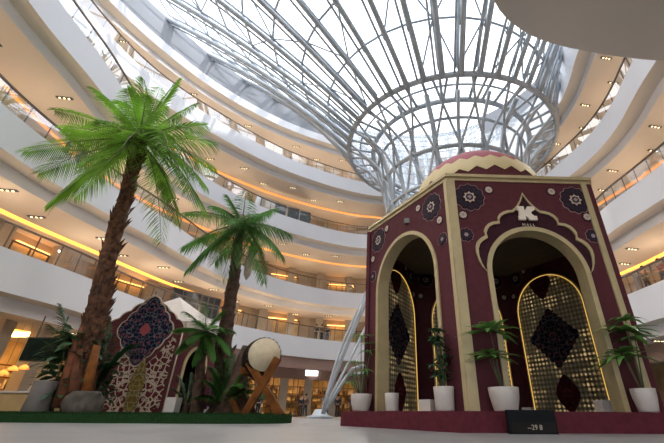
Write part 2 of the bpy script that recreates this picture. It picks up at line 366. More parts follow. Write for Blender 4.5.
# downlights in the soffits: black slots with three bulbs
proto = empty('recessed_downlight', (0, 0, 0), 0)
h = MB(); h.box((0, 0, -.01), (.95, .2, .05)); h.build('housing', 'steel_dk', proto)
for k in (-1, 0, 1):
    h = MB(); h.lathe([(.05, 0), (.065, -.03), (.001, -.03)], 8, (k*.26, 0, -.03)); h.build('bulb', 'bulb', proto)
tag(proto, None, 'downlight')
first = True; names = ['under the lowest gallery', 'in the ceiling over the lowest gallery', 'in the ceiling over the second gallery', 'in the ceiling over the third gallery', 'in the top ceiling under the roof']
for i in range(5):
    zt = LV[i][0]; z2 = zt-(1.85 if i < 4 else 1.1)-.65
    tl = list(range(104, 206, 9))+list(range(-8, 40, 8))
    for k, t in enumerate(tl):
        for o in ((2.0,) if k % 2 == 0 else (3.4,)):
            c = proto if first else copy_tree(proto); first = False
            x, y = at(i, t, o); c.location = (x, y, z2-.02); c.rotation_euler = (0, 0, R(10))
            c['group'] = 'downlights '+names[i]; c['label'] = 'black slot downlight with three small bulbs '+names[i]

# sprinkling of black framed windows and posters on the gallery rear walls
def wall_frame(lv, t, w, hgt, zb, name, label, cat, m, cols=2, rows=2, group=None, off=7.5):
    x, y = at(lv, t, off); e = empty(name, (x, y, zb), R(t)-pi/2, label, cat, group)
    mb = MB(); mb.box((0, -.03, hgt/2), (w, .06, hgt)); mb.build('panel', m, e)
    mb = MB()
    for k in range(cols+1): mb.box((-w/2+k*w/cols, -.08, hgt/2), (.10, .08, hgt+.1))
    for k in range(rows+1): mb.box((0, -.08, k*hgt/rows), (w, .08, .10))
    mb.build('frame', 'steel_dk', e)
    return e
for k, t in enumerate((146.5, 139.6)):
    wall_frame(0, t, 2.7 if k == 0 else 1.8, 1.9, LV[0][0]+1.05, 'gallery_window', ['black framed window with many dark panes above the carpet tent', 'smaller black framed window between the carpet tent and the leaning trunk'][k], 'window', 'win_blk', 3, 2, off=4.4)
for k, t in enumerate((123.5, 119, 114.8)):
    wall_frame(2, t, 1.3, 2.0, LV[2][0]+.9, 'wall_poster', ['dark portrait poster on the third gallery, beside the palm crown', 'middle one of three dark portrait posters on the third gallery', 'dark portrait poster on the third gallery, last before the orange ceiling light'][k], 'poster', 'poster', 1, 1, off=3.0)
struct(sweep('wall_panel', 'cream', 2, [(3.05, LV[2][0]-.1), (3.05, LV[2][0]+3.2)], 113, 132, 1))
# shop bays on the galleries: pale pillars and dark glazed bays, lit from inside
k = 0
for i in range(4):
    zt, zn = LV[i][0], LV[i+1][0]
    for t in [96, 104, 112, 120, 128, 136, 150, 160, 170, 180, 190, 200, -10, 0, 10, 20]:
        x, y = at(i, t+2, 7.0); p = MB(); p.box((0, 0, 2.1), (.9, .5, 4.4)); p.build('pillar_cladding', 'pillar', None, (x, y, zt-.12), R(t+2)-pi/2)
        ob = col.objects[-1] if False else None
    for t in [100, 116, 132, 155, 175, 195, 5]:
        x, y = at(i, t, 7.4); e = empty('shop_window', (x, y, zt-.1), R(t)-pi/2, 'lit glazed shopfront bay on the %s gallery' % ['lowest', 'second', 'third', 'fourth'][i], 'shop window', 'lit shopfront bays on the %s gallery' % ['lowest', 'second', 'third', 'fourth'][i])
        mb = MB(); mb.box((0, 0, 1.5), (4.0, .1, 3.0)); mb.build('display_back', 'shopwall', e)
        mb = MB(); mb.box((0, -.15, 3.1), (3.4, .2, .14)); mb.build('light_panel', 'baylight', e)
        mb = MB()
        for q in (-2, -.7, .7, 2): mb.box((q, -.3, 1.5), (.08, .08, 3.0))
        mb.box((0, -.3, 3.0), (4.1, .1, .1)); mb.build('frame', 'steel_dk', e)
for o in [o for o in sc.objects if o.name.startswith('pillar_cladding')]: struct(o)

# ------------------------------------------------------------------ ground floor shops under the lowest gallery
struct(sweep('wall_shop_header', 'header', 0, [(2.6, 4.6), (2.6, 3.3), (2.9, 3.3)], -60, 143, 2))
struct(sweep('ceiling', 'soffit', 0, [(2.6, 3.9), (9.5, 3.9)], -60, 143, 2))
struct(sweep('wall_shop_rear', 'shopwall', 0, [(9.0, -.1), (9.0, 4.5)], -60, 240, 2))
bays = list(range(88, 214, 7))
for k, t in enumerate(bays):
    x, y = at(0, t, 2.9); p = MB(); p.box((0, 0, 1.66 if t <= 143 else 2.2), (.8, .7, 3.32 if t <= 143 else 4.4)); struct(p.build('pillar', 'pillar', None, (x, y, 0), R(t)-pi/2))
    t2 = t+3.5; x, y = at(0, t2, 3.0); wdt = (LV[0][1](t2)+3)*R(7)-.8
    front_here = t <= 140
    if front_here: e = empty('glazed_shopfront', (x, y, 0), R(t2)-pi/2, 'full-height glazed shopfront between pillars on the ground floor', 'shopfront', 'ground floor shopfronts')
    mb = MB(); mb.box((0, 0, 1.65), (wdt, .02, 3.3)); front_here and mb.build('glazing', 'shopglass', e)
    mb = MB()
    for q in (-.5, -.12, .12, .5): mb.box((q*wdt, 0, 1.65), (.07, .09, 3.3))
    mb.box((0, 0, .08), (wdt, .1, .16)); mb.box((0, 0, 2.6), (wdt, .09, .07)); front_here and mb.build('frame', 'rail', e)
    # ceiling lamp panels inside the shop
    x, y = at(0, t2, 5.5); mb = MB(); mb.box((0, 0, 0), (2.0, 1.1, .06))
    tag(mb.build('shop_ceiling_light', 'shoplight', None, (x, y, 3.85 if front_here else 4.33), R(t2)), 'warm glowing ceiling light panel inside a ground floor shop', 'ceiling light', 'warm ceiling lights in the ground floor shops')
    # shelving
    x, y = at(0, t2, 8.3); s_ = empty('display_shelf', (x, y, 0), R(t2)-pi/2, 'tall display shelf stocked with goods in a ground floor shop', 'shelf', 'display shelves in the ground floor shops')
    mb = MB()
    for z in (.1, .8, 1.5, 2.2, 2.9): mb.box((0, 0, z), (3.2, .45, .05))
    for q in (-1.6, 1.6): mb.box((q, 0, 1.5), (.06, .45, 3.0))
    mb.build('rack', 'wood', s_)
    mb = MB()
    for z in (.12, .82, 1.52, 2.22):
        xx = -1.4
        while xx < 1.4:
            w = random.uniform(.12, .3); hh = random.uniform(.2, .55); mb.mi = random.randrange(4); mb.box((xx+w/2, 0, z+hh/2), (w*.9, .25, hh)); xx += w+.05
    g = mb.build('merchandise', ['ivory', 'cl_br', 'gold', 'cl_dk'], s_); g['kind'] = 'stuff'
# illuminated shop signs
def shop_sign(t, w, hgt, z, label, txt=None):
    x, y = at(0, t, 2.45); e = empty('shop_sign', (x, y, z), R(t)-pi/2, label, 'sign')
    mb = MB(); mb.box((0, 0, 0), (w, .12, hgt)); mb.build('lightbox', 'lightbox', e)
    if txt:
        lettering(txt, hgt*.75, .01, 'sign', e, (0, -.08, 0))
shop_sign(122.5, .95, .5, 3.95, 'small white lit shop sign beside the drum, on the pinkish header')
shop_sign(108.5, 1.3, .55, 3.95, 'white lit shop sign with dark lettering near the steel column foot', 'bebe')

# ------------------------------------------------------------------ skylight and steel funnel
AX, AY, Z1, R1 = 7.25, 31., 23.9, 10.35
sky = empty('ceiling_skylight', (AX, AY, Z1)); struct(sky)
NR = 44
def edge_r(phi):
    d = (cos(phi), sin(phi)); lo, hi = 5., 70.
    for _ in range(30):
        m_ = (lo+hi)/2; x, y = AX+d[0]*m_-CX, AY+d[1]*m_-CY
        if hypot(x, y) < LV[4][1](math.degrees(atan2(y, x)))+.7: lo = m_
        else: hi = m_
    return lo
def roofpt(phi, s_, dz=0):
    re = edge_r(phi); r = R1+(re-R1)*s_
    return Vector((r*cos(phi), r*sin(phi), (WT-Z1)*(s_**.95)+dz+.9*sin(pi*s_)))
for k in range(NR):
    phi = 2*pi*(k+.35)/NR; n = 9
    top = [roofpt(phi, q/n, .75) for q in range(n+1)]; bot = [roofpt(phi, q/n, -.15) for q in range(n+1)]
    mb = MB(); mb.tube(top, .12, 5)
    side = Vector((-sin(phi), cos(phi), 0))*.24
    mb.tube([p+side for p in bot], .22, 6); mb.tube([p-side*1.3 for p in bot], .10, 5)
    for q in range(n): mb.tube([bot[q], top[q+1]], .05, 4); mb.tube([top[q], bot[q]], .05, 4)
    mb.build('rib', 'steel', sky)
for q in range(1, 9):
    mb = MB(); mb.tube([roofpt(2*pi*(k+.35)/NR, q/9, .75)-Vector((0, 0, .0)) for k in range(NR+1)], .11, 4, False); mb.build('purlin', 'steel', sky)
mb = MB()
for k in range(NR):
    for q in range(9):
        if random.random() < .75:
            a_, b_ = (k, q), (k+1, q+1)
            if (k+q) % 2: a_, b_ = (k+1, q), (k, q+1)
            mb.tube([roofpt(2*pi*(a_[0]+.35)/NR, a_[1]/9, .75), roofpt(2*pi*(b_[0]+.35)/NR, b_[1]/9, .75)], .09, 3, False)
mb.build('bracing', 'steel', sky)
mb = MB(); mb.tube([roofpt(2*pi*k/90, 1, -.1) for k in range(91)], .3, 6, False); mb.build('edge_beam', 'steel', sky)
mb = MB(); 
for k in range(NR+1):
    phi = 2*pi*(k+.35)/NR; mb.add([roofpt(phi, q/9, 1.0) for q in range(10)])
for k in range(NR):
    for q in range(9): mb.face((k*10+q, (k+1)*10+q, (k+1)*10+q+1, k*10+q+1))
mb.build('glazing', 'roofglass', sky)

fun = empty('steel_funnel_column', (AX, AY, 0), 0, 'grey steel diagrid funnel column flaring up to the skylight behind the maroon pavilion', 'column')
PRO = [(0, 9.6), (4, 8.6), (8, 7.5), (12, 6.7), (16.5, 6.4), (19.5, 6.9), (21.6, 7.6), (23.0, 8.8), (23.9, 10.35)]
def fr(z):
    for (a, b), (c, d) in zip(PRO, PRO[1:]):
        if z <= c: return b+(d-b)*(z-a)/(c-a)
    return PRO[-1][1]
FEET = [R(a) for a in (188, 262, 330, 40, 100)]
NT = 20
for dr in (1, -1):
    for k in range(NT):
        p0 = 2*pi*(k+(.5 if dr < 0 else 0))/NT; pts = []; lo_ = 0 if k % 2 == 0 else 8
        for q in range(lo_, 19):
            z = .3+(23.9-.3)*q/18; ph = p0+dr*R(62)*(z/23.9)**1.1; rr = fr(z)
            if z < 13:   # the tubes gather into clustered feet
                f_ = min(FEET, key=lambda a: abs((a-ph+pi) % (2*pi)-pi)); w = ((13-z)/13)**1.0; d_ = (f_-ph+pi) % (2*pi)-pi; ph += d_*w*.84
                if abs((f_-R(188))) < .1: rr += 1.7*w
            if z < 13: rr += .9*sin(k*2.4+dr*1.3)*sin(pi*z/13); ph += .05*sin(k*1.7+dr)*sin(pi*z/13)
            pts.append((rr*cos(ph), rr*sin(ph), z))
        mb = MB(); mb.tube(pts, [.105+.01*q/18 for q in range(lo_, 19)], 6); mb.build('tube', 'steel', fun)
def ring(rad, z, r_):
    mb = MB(); mb.tube([(rad*cos(2*pi*k/64), rad*sin(2*pi*k/64), z) for k in range(65)], r_, 6, False); mb.build('ring', 'steel', fun)
ring(R1, Z1, .26); ring(7.86, 23.6, .24); ring(7.3, 22.1, .14); ring(6.75, 19.6, .2); ring(6.45, 16.5, .16); ring(6.9, 11, .14); ring(9.2, 24.0, .10)
for k in range(NR):   # spokes between the two upper rings
    phi = 2*pi*(k+.35)/NR
    mb = MB(); mb.tube([(7.86*cos(phi), 7.86*sin(phi), 23.6), (R1*cos(phi), R1*sin(phi), Z1)], .14, 5); mb.build('spoke', 'steel', fun)
for k in range(0, 22):   # uprights
    phi = 2*pi*(k+.2)/22
    mb = MB(); mb.tube([(fr(z)*.97*cos(phi), fr(z)*.97*sin(phi), z) for z in (13, 16.5, 19.5, 21.6, 23.4)], .17 if k % 3 else .24, 5); mb.build('upright', 'steel', fun)
for a in FEET:
    rr = 9.6+(1.7 if a == FEET[0] else 0); mb = MB(); mb.lathe([(.9, 0), (.9, .12), (.55, .2), (.35, .55)], 16, (rr*cos(a), rr*sin(a), 0)); mb.build('foot', 'steel', fun)

# overhanging oval slab of a bridge deck, high on the right
oc = [(3.6, 2.0), (3.7, 5.0), (4.2, 8.0), (5.3, 10.6), (6.7, 11.9), (8.8, 12.95), (12.7, 13.75), (15.9, 14.1), (20, 14.0), (26, 13), (27, -4), (8, -4), (4.4, -1.5)]
def chaikin(p, n=2):
    for _ in range(n):
        q = []
        for i in range(len(p)):
            a, b = p[i], p[(i+1) % len(p)]; q += [(a[0]*.75+b[0]*.25, a[1]*.75+b[1]*.25), (a[0]*.25+b[0]*.75, a[1]*.25+b[1]*.75)]
        p = q
    return p
mb = MB(); mb.vprism(chaikin(oc), 17.5, 18.4); struct(mb.build('ceiling_overhang', 'over'))
c = copy_tree(proto); c.location = (17.4, 12.2, 17.46); c['label'] = 'lone small downlight on the underside of the big rounded overhang'; c['group'] = 'overhang lights'
del c['group']

# ------------------------------------------------------------------ hexagonal festival pavilion
kx, ky, kp, ks = 3.73, 12.14, R(2.3), 4.01
def hexv(rad, k): a = kp-pi/2-pi/6+pi/3*k; return Vector((kx+rad*cos(a), ky+rad*sin(a), 0))
V = [hexv(ks, k) for k in range(6)]
PZ = .35; WH = 5.88
pav = empty('festival_pavilion', (kx, ky, 0), 0, 'hexagonal maroon festival pavilion with gold arches, flower medallions and a small dome', 'pavilion')
po = Vector((kx, ky, 0))
hp = lambda rad: [(hexv(rad, k)-po).to_2d() for k in range(6)]
mb = MB(); mb.vprism(hp(4.75), 0, PZ); mb.build('platform', 'plat', pav)
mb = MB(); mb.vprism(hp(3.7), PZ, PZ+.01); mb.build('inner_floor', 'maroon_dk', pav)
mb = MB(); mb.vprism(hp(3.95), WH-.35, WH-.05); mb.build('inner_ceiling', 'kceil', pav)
mb = MB(); mb.box((-.15, -1.9, WH-.5), (5.6, .14, .16), kp); mb.build('ceiling_beam', 'steel_dk', pav)
mb = MB(); mb.vprism(hp(4.04), WH, WH+.10); mb.vprism(hp(4.10), WH+.10, WH+.19); mb.build('cornice', 'gold', pav)
def frame(a, b):
    """Empty at a's foot whose local x runs from a to b"""
    d = b-a; return a-po, atan2(d.y, d.x)
def arch(cx, hw, zs, rise, zb, n=24, pointed=0.):
    """polyline up the left leg, over the arch and down"""
    pts = [(cx-hw, zb)]
    for k in range(n+1):
        a = pi-pi*k/n; x = hw*cos(a); z = rise*abs(sin(a))**(1-pointed*.3)
        pts.append((cx+x, zs+z))
    return pts+[(cx+hw, zb)]
def medal(parent, x, z, r, n, y=0.):
    """flat flower medallion, raised off the panel"""
    mb = MB()
    def flower(rad, amp, cnt, y0, y1, ph=0, pts=60):
        mb.prism([(x+(rad+amp*abs(cos(cnt*(a)/2+ph)))*cos(a), z+(rad+amp*abs(cos(cnt*a/2+ph)))*sin(a)) for a in [2*pi*k/pts for k in range(pts)]], y0, y1)
    if r > .3:
        mb.mi = 1; flower(r*.88, r*.14, 12, y-.012, y+.01)
        mb.mi = 3; flower(r*.85, r*.13, 12, y-.016, y+.01)
        mb.mi = 0
        for k in range(12):
            a = 2*pi*k/12; cx_, cz_ = x+.68*r*cos(a), z+.68*r*sin(a)
            mb.prism([(cx_+.21*r*cos(b)*cos(a)-.14*r*sin(b)*sin(a), cz_+.21*r*cos(b)*sin(a)+.14*r*sin(b)*cos(a)) for b in [2*pi*q/12 for q in range(12)]], y-.022, y)
        mb.mi = 2; mb.prism([(x+(.42*r if q % 2 == 0 else .30*r)*cos(pi*q/8), z+(.42*r if q % 2 == 0 else .30*r)*sin(pi*q/8)) for q in range(16)], y-.028, y)
        mb.mi = 0; flower(.22*r, .03*r, 8, y-.034, y); mb.mi = 1; flower(.09*r, .05*r, 4, y-.04, y, pts=24)
    elif n == 1:
        mb.mi = 3; flower(r*1.15, r*.2, 8, y-.01, y+.01, pts=32); mb.mi = 2; flower(r*.8, r*.12, 8, y-.018, y, pts=32); mb.mi = 1; flower(r*.15, r*.2, 5, y-.024, y, pts=20)
    else:
        mb.mi = 1; flower(r*.85, r*.15, 9, y-.010, y+.01); mb.mi = 3; flower(r*.8, r*.15, 9, y-.013, y+.01); mb.mi = 0; flower(r*.5, r*.2, 8, y-.02, y); mb.mi = 1; flower(r*.2, r*.1, 6, y-.026, y, pts=24)
    mb.build('medallion', ['navy', 'rose', 'ivory', 'maroon_dk'], parent)
def npoly(W, hole, zb, zt, x0=0):
    return [(x0, zb), (x0, zt), (W, zt), (W, zb)]+hole[::-1]
# front wall with ogee outline
loc, rz = frame(V[0], V[1])
ogl = [(-1.25, 3.26), (-1.36, 3.38), (-1.44, 3.55), (-1.485, 3.75), (-1.48, 3.92), (-1.42, 4.06), (-1.33, 4.15), (-1.19, 4.23), (-1.21, 4.36), (-1.16, 4.47), (-1.08, 4.56), (-.96, 4.62), (-.80, 4.64), (-.80, 4.76), (-.73, 4.86), (-.62, 4.93), (-.50, 4.97), (-.38, 4.98), (-.30, 5.05), (-.20, 5.16), (-.10, 5.31), (0, 5.53)]
ogee = ogl+[(-x, z) for x, z in ogl[::-1][1:]]
CXA = 2.03
def sub(name, mats, par, fn): mb = MB(); fn(mb); return mb.build(name, mats, par)
w0 = empty('front_wall', loc, rz, parent=pav)
op = arch(CXA, 1.18, 3.27, 1.15, PZ)
def f_(mb): mb.prism(npoly(4.06, op, PZ, WH, -.02), 0, .32)
sub('wall_panel', 'maroon', w0, f_)
sub('arch_frame', 'gold', w0, lambda mb: mb.band(arch(CXA, 1.27, 3.27, 1.24, PZ), arch(CXA, 1.15, 3.27, 1.12, PZ), -.05, .36))
out = [(CXA+x*1.0, z) for x, z in ogee]; inn = [(CXA+x*.955, z-.07 if z > 3.3 else z) for x, z in ogee]
sub('ogee_frame', 'gold', w0, lambda mb: mb.band([(CXA+x, z) for x, z in ogee], inn, -.05, .02))
sub('ogee_field', 'maroon_dk', w0, lambda mb: mb.prism([(CXA+x*.97, z-.03) for x, z in ogee]+arch(CXA, 1.24, 3.27, 1.21, 3.25)[::-1][1:-1], -.012, .01))
sub('pilaster', 'gold', w0, lambda mb: mb.box((.09, -.01, (PZ+WH)/2), (.22, .08, WH-PZ)))
sub('pilaster', 'gold', w0, lambda mb: mb.box((3.82, -.01, (PZ+WH)/2), (.15, .06, WH-PZ)))
for x in (.57, 3.47): medal(w0, x, 5.36, .42, 0)
for x, z in ((1.13, 5.61), (.34, 4.82), (2.87, 5.61), (3.66, 4.85)): medal(w0, x, z, .11, 1)
for x, z in ((.36, 4.25), (3.66, 4.30)): medal(w0, x, z, .2, 2)
# blocky K emblem with small lettering under it
lg = empty('emblem', (CXA-.02, -.05, 4.87), 0, parent=w0)
mb = MB(); U = .30
mb.prism([(-.34, -.24), (-.34, -.10), (-.30, -.10), (-.30, .10), (-.34, .10), (-.34, .24), (-.08, .24), (-.08, .10), (-.02, .12), (.06, .24), (.32, .24), (.32, .12), (.24, .10), (.15, .0), (.26, -.10), (.35, -.10), (.35, -.24), (.06, -.24), (-.04, -.12), (-.08, -.10), (-.08, -.24)], -.06, 0)
mb.build('letter_k', 'logo', lg); lg.scale = (.70, 1, .82)
lg2 = lettering('M A L L', .10, .006, 'logo', w0, (CXA-.01, -.03, 4.56)); lg2['kind'] = 'stuff'
# front-left wall
loc, rz = frame(V[5], V[0]); w5 = empty('side_wall', loc, rz, parent=pav)
c5 = 1.92
op = arch(c5, 1.38, 3.55, 1.42, PZ)
sub('wall_panel', 'maroon', w5, lambda mb: mb.prism(npoly(4.01, op, PZ, WH), 0, .32))
sub('arch_frame', 'gold', w5, lambda mb: mb.band(arch(c5, 1.47, 3.55, 1.51, PZ), arch(c5, 1.36, 3.55, 1.40, PZ), -.04, .36))
for x in (.53, 3.30): medal(w5, x, 5.37, .42, 0)
for x, z in ((1.04, 5.6), (.2, 4.8), (2.72, 5.6), (3.6, 4.83)): medal(w5, x, z, .11, 1)
for x, z in ((.2, 4.2), (3.65, 4.25)): medal(w5, x, z, .19, 2)
sub('pilaster', 'gold', w5, lambda mb: mb.box((3.97, -.01, (PZ+WH)/2), (.12, .08, WH-PZ)))
# closed side wall (outside mostly hidden)
def closed_wall(a, b, lat, name='rear_wall'):
    x_mid, x_len = (2.0, 4.1) if lat else (1.98, 3.98)
    loc, rz = frame(V[a], V[b]); w = empty(name, loc, rz, parent=pav)
    sub('wall_panel', 'maroon', w, lambda mb: mb.box((x_mid, .06 if lat else -.07, (PZ+WH)/2), (x_len, .12, WH-PZ)))
    if not lat: return w
    cx_, hw, zs, ri, zb = lat
    ar = arch(cx_, hw, zs, ri, PZ+zb)
    sub('lattice_panel', 'lattice', w, lambda mb: mb.prism(ar, -.05, 0))
    sub('lattice_frame', 'gold', w, lambda mb: mb.band(arch(cx_, hw+.07, zs, ri+.07, PZ), arch(cx_, hw, zs, ri, PZ), -.09, 0))
    sub('light_strip', 'led', w, lambda mb: mb.band(arch(cx_, hw+.015, zs, ri+.015, PZ), arch(cx_, hw-.005, zs, ri-.005, PZ), -.10, -.08))
    def scal(x0, z0, hx, hz, name, m, sc_=6):
        pts = []
        corners = [(0, 1), (1, 0), (0, -1), (-1, 0)]
        for i in range(4):
            a_, b_ = corners[i], corners[(i+1) % 4]
            for q in range(24):
                t = q/24; w_ = .055*abs(sin(pi*t*sc_)); nx, nz = (a_[0]+b_[0])/1.414, (a_[1]+b_[1])/1.414
                pts.append((hx*(a_[0]*(1-t)+b_[0]*t+nx*w_), hz*(a_[1]*(1-t)+b_[1]*t+nz*w_)))
        g = MB(); g.prism(pts, -.03, 0); o = g.build(name, m, w); o.location = (x0, -.06, z0)
    scal(cx_-.05, 2.76, .98, 1.02, 'carpet_medallion', 'carpet_dim')
    def pend(x0, z0, hx, hz):
        pts = [(hx*sin(2*pi*t)*(1-.25*abs(cos(2*pi*t)))*(1 if True else 0), hz*cos(2*pi*t)) for t in [q/32 for q in range(32)]]
        g = MB(); g.prism([(x*(1-(abs(z)/hz)**2*.35), z) for x, z in pts], -.03, 0); o = g.build('carpet_pendant', 'carpet_red', w); o.location = (x0, -.06, z0)
    pend(cx_-.15, zs+ri-.20, .46, .68); pend(cx_+.03, PZ+.58, .44, .58)
    for x, z, r_ in ((.45, 5.3, .3), (3.5, 5.3, .3), (.9, 5.5, .1), (3.0, 5.5, .1), (.2, 4.6, .1), (3.75, 4.6, .1)): medal(w, x, z, r_*1.05, 1 if r_ < .2 else 2)
    return w
closed_wall(5, 4, (2.05, 1.5, 3.6, 1.42, 0)); closed_wall(4, 3, (2.05, 1.42, 3.6, 1.42, 0)); closed_wall(3, 2, (1.72, 1.38, 3.75, 1.30, 0))
closed_wall(2, 1, None, 'right_wall')
# dome with zigzag bands
dm = empty('dome', (0, 0, WH+.19), parent=pav)
DR, DH, DB = 2.38, 2.25, .70
def dprof(z): # radius of the cap at height z
    return DR if z < DB else DR*sqrt(max(0, 1-((z-DB)/DH)**2))
def zig(zlo, zhi, m, name, amp, n=26, rad=0.):
    mb = MB(); mb.smooth = True; seg = n*2; rows = 8
    for q in range(rows+1):
        for k in range(seg):
            za = zlo[0]+(zlo[1] if k % 2 else -zlo[1]); zb_ = zhi[0]+(zhi[1] if k % 2 else -zhi[1])
            z = za+(zb_-za)*q/rows; z = min(z, DB+DH*.999); r_ = dprof(z)+rad; a = 2*pi*k/seg; mb.add([(r_*cos(a), r_*sin(a), z)])
    for q in range(rows):
        for k in range(seg): mb.face((q*seg+k, q*seg+(k+1) % seg, (q+1)*seg+(k+1) % seg, (q+1)*seg+k))
    return mb.build(name, m, dm)
zig((0, 0), (1.12, .10), 'maroon', 'lower_band', 0)
zig((1.12, .10), (1.72, .09), 'dome_cream', 'zigzag_band', 0, rad=.03)
zig((1.72, .09), (2.94, 0), 'dome_pink', 'cap', 0)
mb = MB(); mb.lathe([(.62, 2.80), (.60, 2.95), (.30, 3.02), (.14, 3.14), (.22, 3.26), (.14, 3.38), (.04, 3.5), (.001, 3.8)], 16); mb.build('finial', 'dome_cream', dm)
# floor spot lamps inside the arches (small up-lights)
# black sign in front of the platform
sg = empty('display_sign', tuple(A(530, 420, 7.75).xy)+(0,), kp, 'black rectangular display box standing against the maroon platform', 'sign')
mb = MB(); mb.prism([(-.43, 0), (.43, 0), (.43, .37), (-.43, .37)], -.10, .02); mb.build('box', 'sign', sg)
mb = MB(); mb.prism([(-.40, .02), (.40, .02), (.40, .18), (-.40, .18)], -.115, -.10); mb.build('screen', 'black', sg)
lettering('--29 8', .11, .003, 'ivory', sg, (.02, -.12, .10))

# ------------------------------------------------------------------ plants
def blade(mb, p, d, L_, w, droop, nseg=3, upv=Vector((0, 0, 1))):
    """one leaf: starts at p along d, sags by droop, pointed"""
    d = d.normalized(); side = d.cross(upv)
    if side.length < 1e-3: side = Vector((1, 0, 0))
    side.normalize(); prev = None
    prof = [.35, 1, .7, 0] if nseg == 3 else [.5, 1, 0]
    for i in range(nseg+1):
        t = i/nseg; c = p+d*L_*t-Vector((0, 0, droop*L_*t*t)); ww = w*prof[i]/2
        if i < nseg: n = mb.add([c-side*ww, c+side*ww])
        else: n = mb.add([c])
        if prev is not None:
            if i < nseg: mb.face((prev, prev+1, n+1, n))
            else: mb.face((prev, prev+1, n))
        prev = n
def frond_mesh(base, tip, sag, m, parent, leaf=.9, n=44, rr=.045, name='frond', wl=.06, droop=.35, fwd=.55):
    base, tip = Vector(base), Vector(tip); mb = MB(); L_ = (tip-base).length
    flat = Vector((tip.x-base.x, tip.y-base.y, 0)); mid = base*.45+tip*.55+Vector((0, 0, sag*L_))
    P = [base*(1-t)**2+mid*2*t*(1-t)+tip*t*t for t in [k/16 for k in range(17)]]
    mb.mi = 1; mb.tube(P, [rr*(1-.8*k/16) for k in range(17)], 4); mb.mi = 0
    for k in range(n):
        t = .10+.90*k/(n-1); c = base*(1-t)**2+mid*2*t*(1-t)+tip*t*t
        tg = ((mid-base)*(1-t)+(tip-mid)*t).normalized(); side = tg.cross(Vector((0, 0, 1)))
        side = side.normalized() if side.length > .05 else Vector((flat.y, -flat.x, 0)).normalized()
        ln = leaf*(sin(pi*min(1, .12+t*.86))**.6)*random.uniform(.88, 1.1)+.1
        for s_ in (-1, 1):
            d = side*s_*(1-.4*t)+tg*(fwd+.6*t)+Vector((0, 0, random.uniform(-.12, .12)-.05))
            blade(mb, c, d, ln, wl, droop*random.uniform(.7, 1.3), 2 if n > 60 else 3)
    return mb.build(name, [m, 'stem'], parent)
def trunk_mesh(path, rad, m, parent, boots=0, bl=.5, n=12):
    mb = MB(); path = [Vector(p) for p in path]; P = []; Rr = []
    segs = 8
    for i in range(len(path)-1):
        for q in range(segs):
            t = q/segs; P.append(path[i].lerp(path[i+1], t)); Rr.append((rad[i]*(1-t)+rad[i+1]*t)*random.uniform(.90, 1.08))
    P.append(path[-1]); Rr.append(rad[-1]); mb.tube(P, Rr, n)
    for _ in range(boots):
        k = random.randrange(len(P)-1); c = P[k].lerp(P[k+1], random.random()); a = random.uniform(0, 2*pi); o_ = Vector((cos(a), sin(a), 0)); r = Rr[k]
        s_ = Vector((-sin(a), cos(a), 0)); w = r*random.uniform(.35, .6); b = bl*random.uniform(.7, 1.25)
        n0 = mb.add([c+o_*r*.9-s_*w, c+o_*r*.9+s_*w, c+o_*(r*1.10)+Vector((0, 0, b*.35)), c+o_*r*.9-s_*w*.5+Vector((0, 0, b*.6)), c+o_*r*.9+s_*w*.5+Vector((0, 0, b*.6)), c+o_*(r*1.0+b*random.uniform(.08, .30))+Vector((0, 0, b))])
        for q in ((0, 1, 2), (0, 2, 3), (1, 4, 2), (2, 4, 5), (3, 2, 5), (3, 5, 4), (0, 3, 4, 1)): mb.face([n0+i for i in q])
    return mb.build('trunk', m, parent)

GZ = .24   # top of the turf island
def local(e, pts): b = Vector(e.location); return [Vector(p)-b for p in pts]
# tall leaning palm
Y = 14.6
b0 = A(78, 410, Y); b0.z = GZ
p1 = empty('palm_tree', b0, 0, 'tallest palm with thick shaggy brown trunk leaning over the rock', 'palm tree')
path = [b0]+[A(u, v, Y+dy) for u, v, dy in ((86, 352, 0), (95, 318, .1), (101, 290, .1), (112, 242, .2), (124, 202, .2), (133, 168, .2), (138, 148, .2))]
trunk_mesh(local(p1, path), [.46, .38, .35, .33, .31, .29, .29, .2], 'bark', p1, 230, .62)
cr = A(139, 140, Y+.2)
# fronds: tip as seen and how much nearer (-) or farther (+) it hangs
tips = [(25, 151, -.3, .10), (50, 203, -1.0, .13), (56, 110, .5, .10), (93, 88, 1.2, .10), (118, 104, 3.0, .2), (143, 79, .6, .04), (178, 80, .8, .06), (196, 104, 1.5, .1), (215, 143, .6, .12), (206, 212, -.6, .16), (161, 241, -1.6, .18),
        (172, 196, 2.5, .3), (72, 140, 2.5, .12), (215, 168, 1.6, .16), (75, 196, 1.8, .25), (120, 150, -3.0, .3), (168, 150, -3.2, .26), (158, 100, 3.0, .2), (100, 120, -2.0, .2), (190, 128, -2.0, .2), (186, 190, -2.2, .25), (128, 90, -1.0, .12), (95, 178, -2.4, .22), (160, 88, 1.6, .08), (104, 98, .8, .1), (40, 172, .6, .14), (206, 186, .2, .16), (146, 96, -1.8, .1), (178, 222, -.4, .22), (84, 160, -1.2, .14), (205, 125, 1.0, .12), (64, 128, -.6, .1)]
for u, v, dy, sg_ in tips:
    tp = A(u, v, Y+dy); frond_mesh(cr-p1.location+Vector((random.uniform(-.1, .1), random.uniform(-.1, .1), random.uniform(-.2, .2))), tp-p1.location, sg_, 'frond', p1, 1.15, 52, wl=.052, droop=.48, fwd=.25)
mb = MB(); mb.lathe([(.25, -.9), (.42, -.5), (.45, 0), (.3, .4), (.05, .8)], 10, tuple(cr-p1.location)); mb.build('crown_fibre', 'bark_dk', p1)
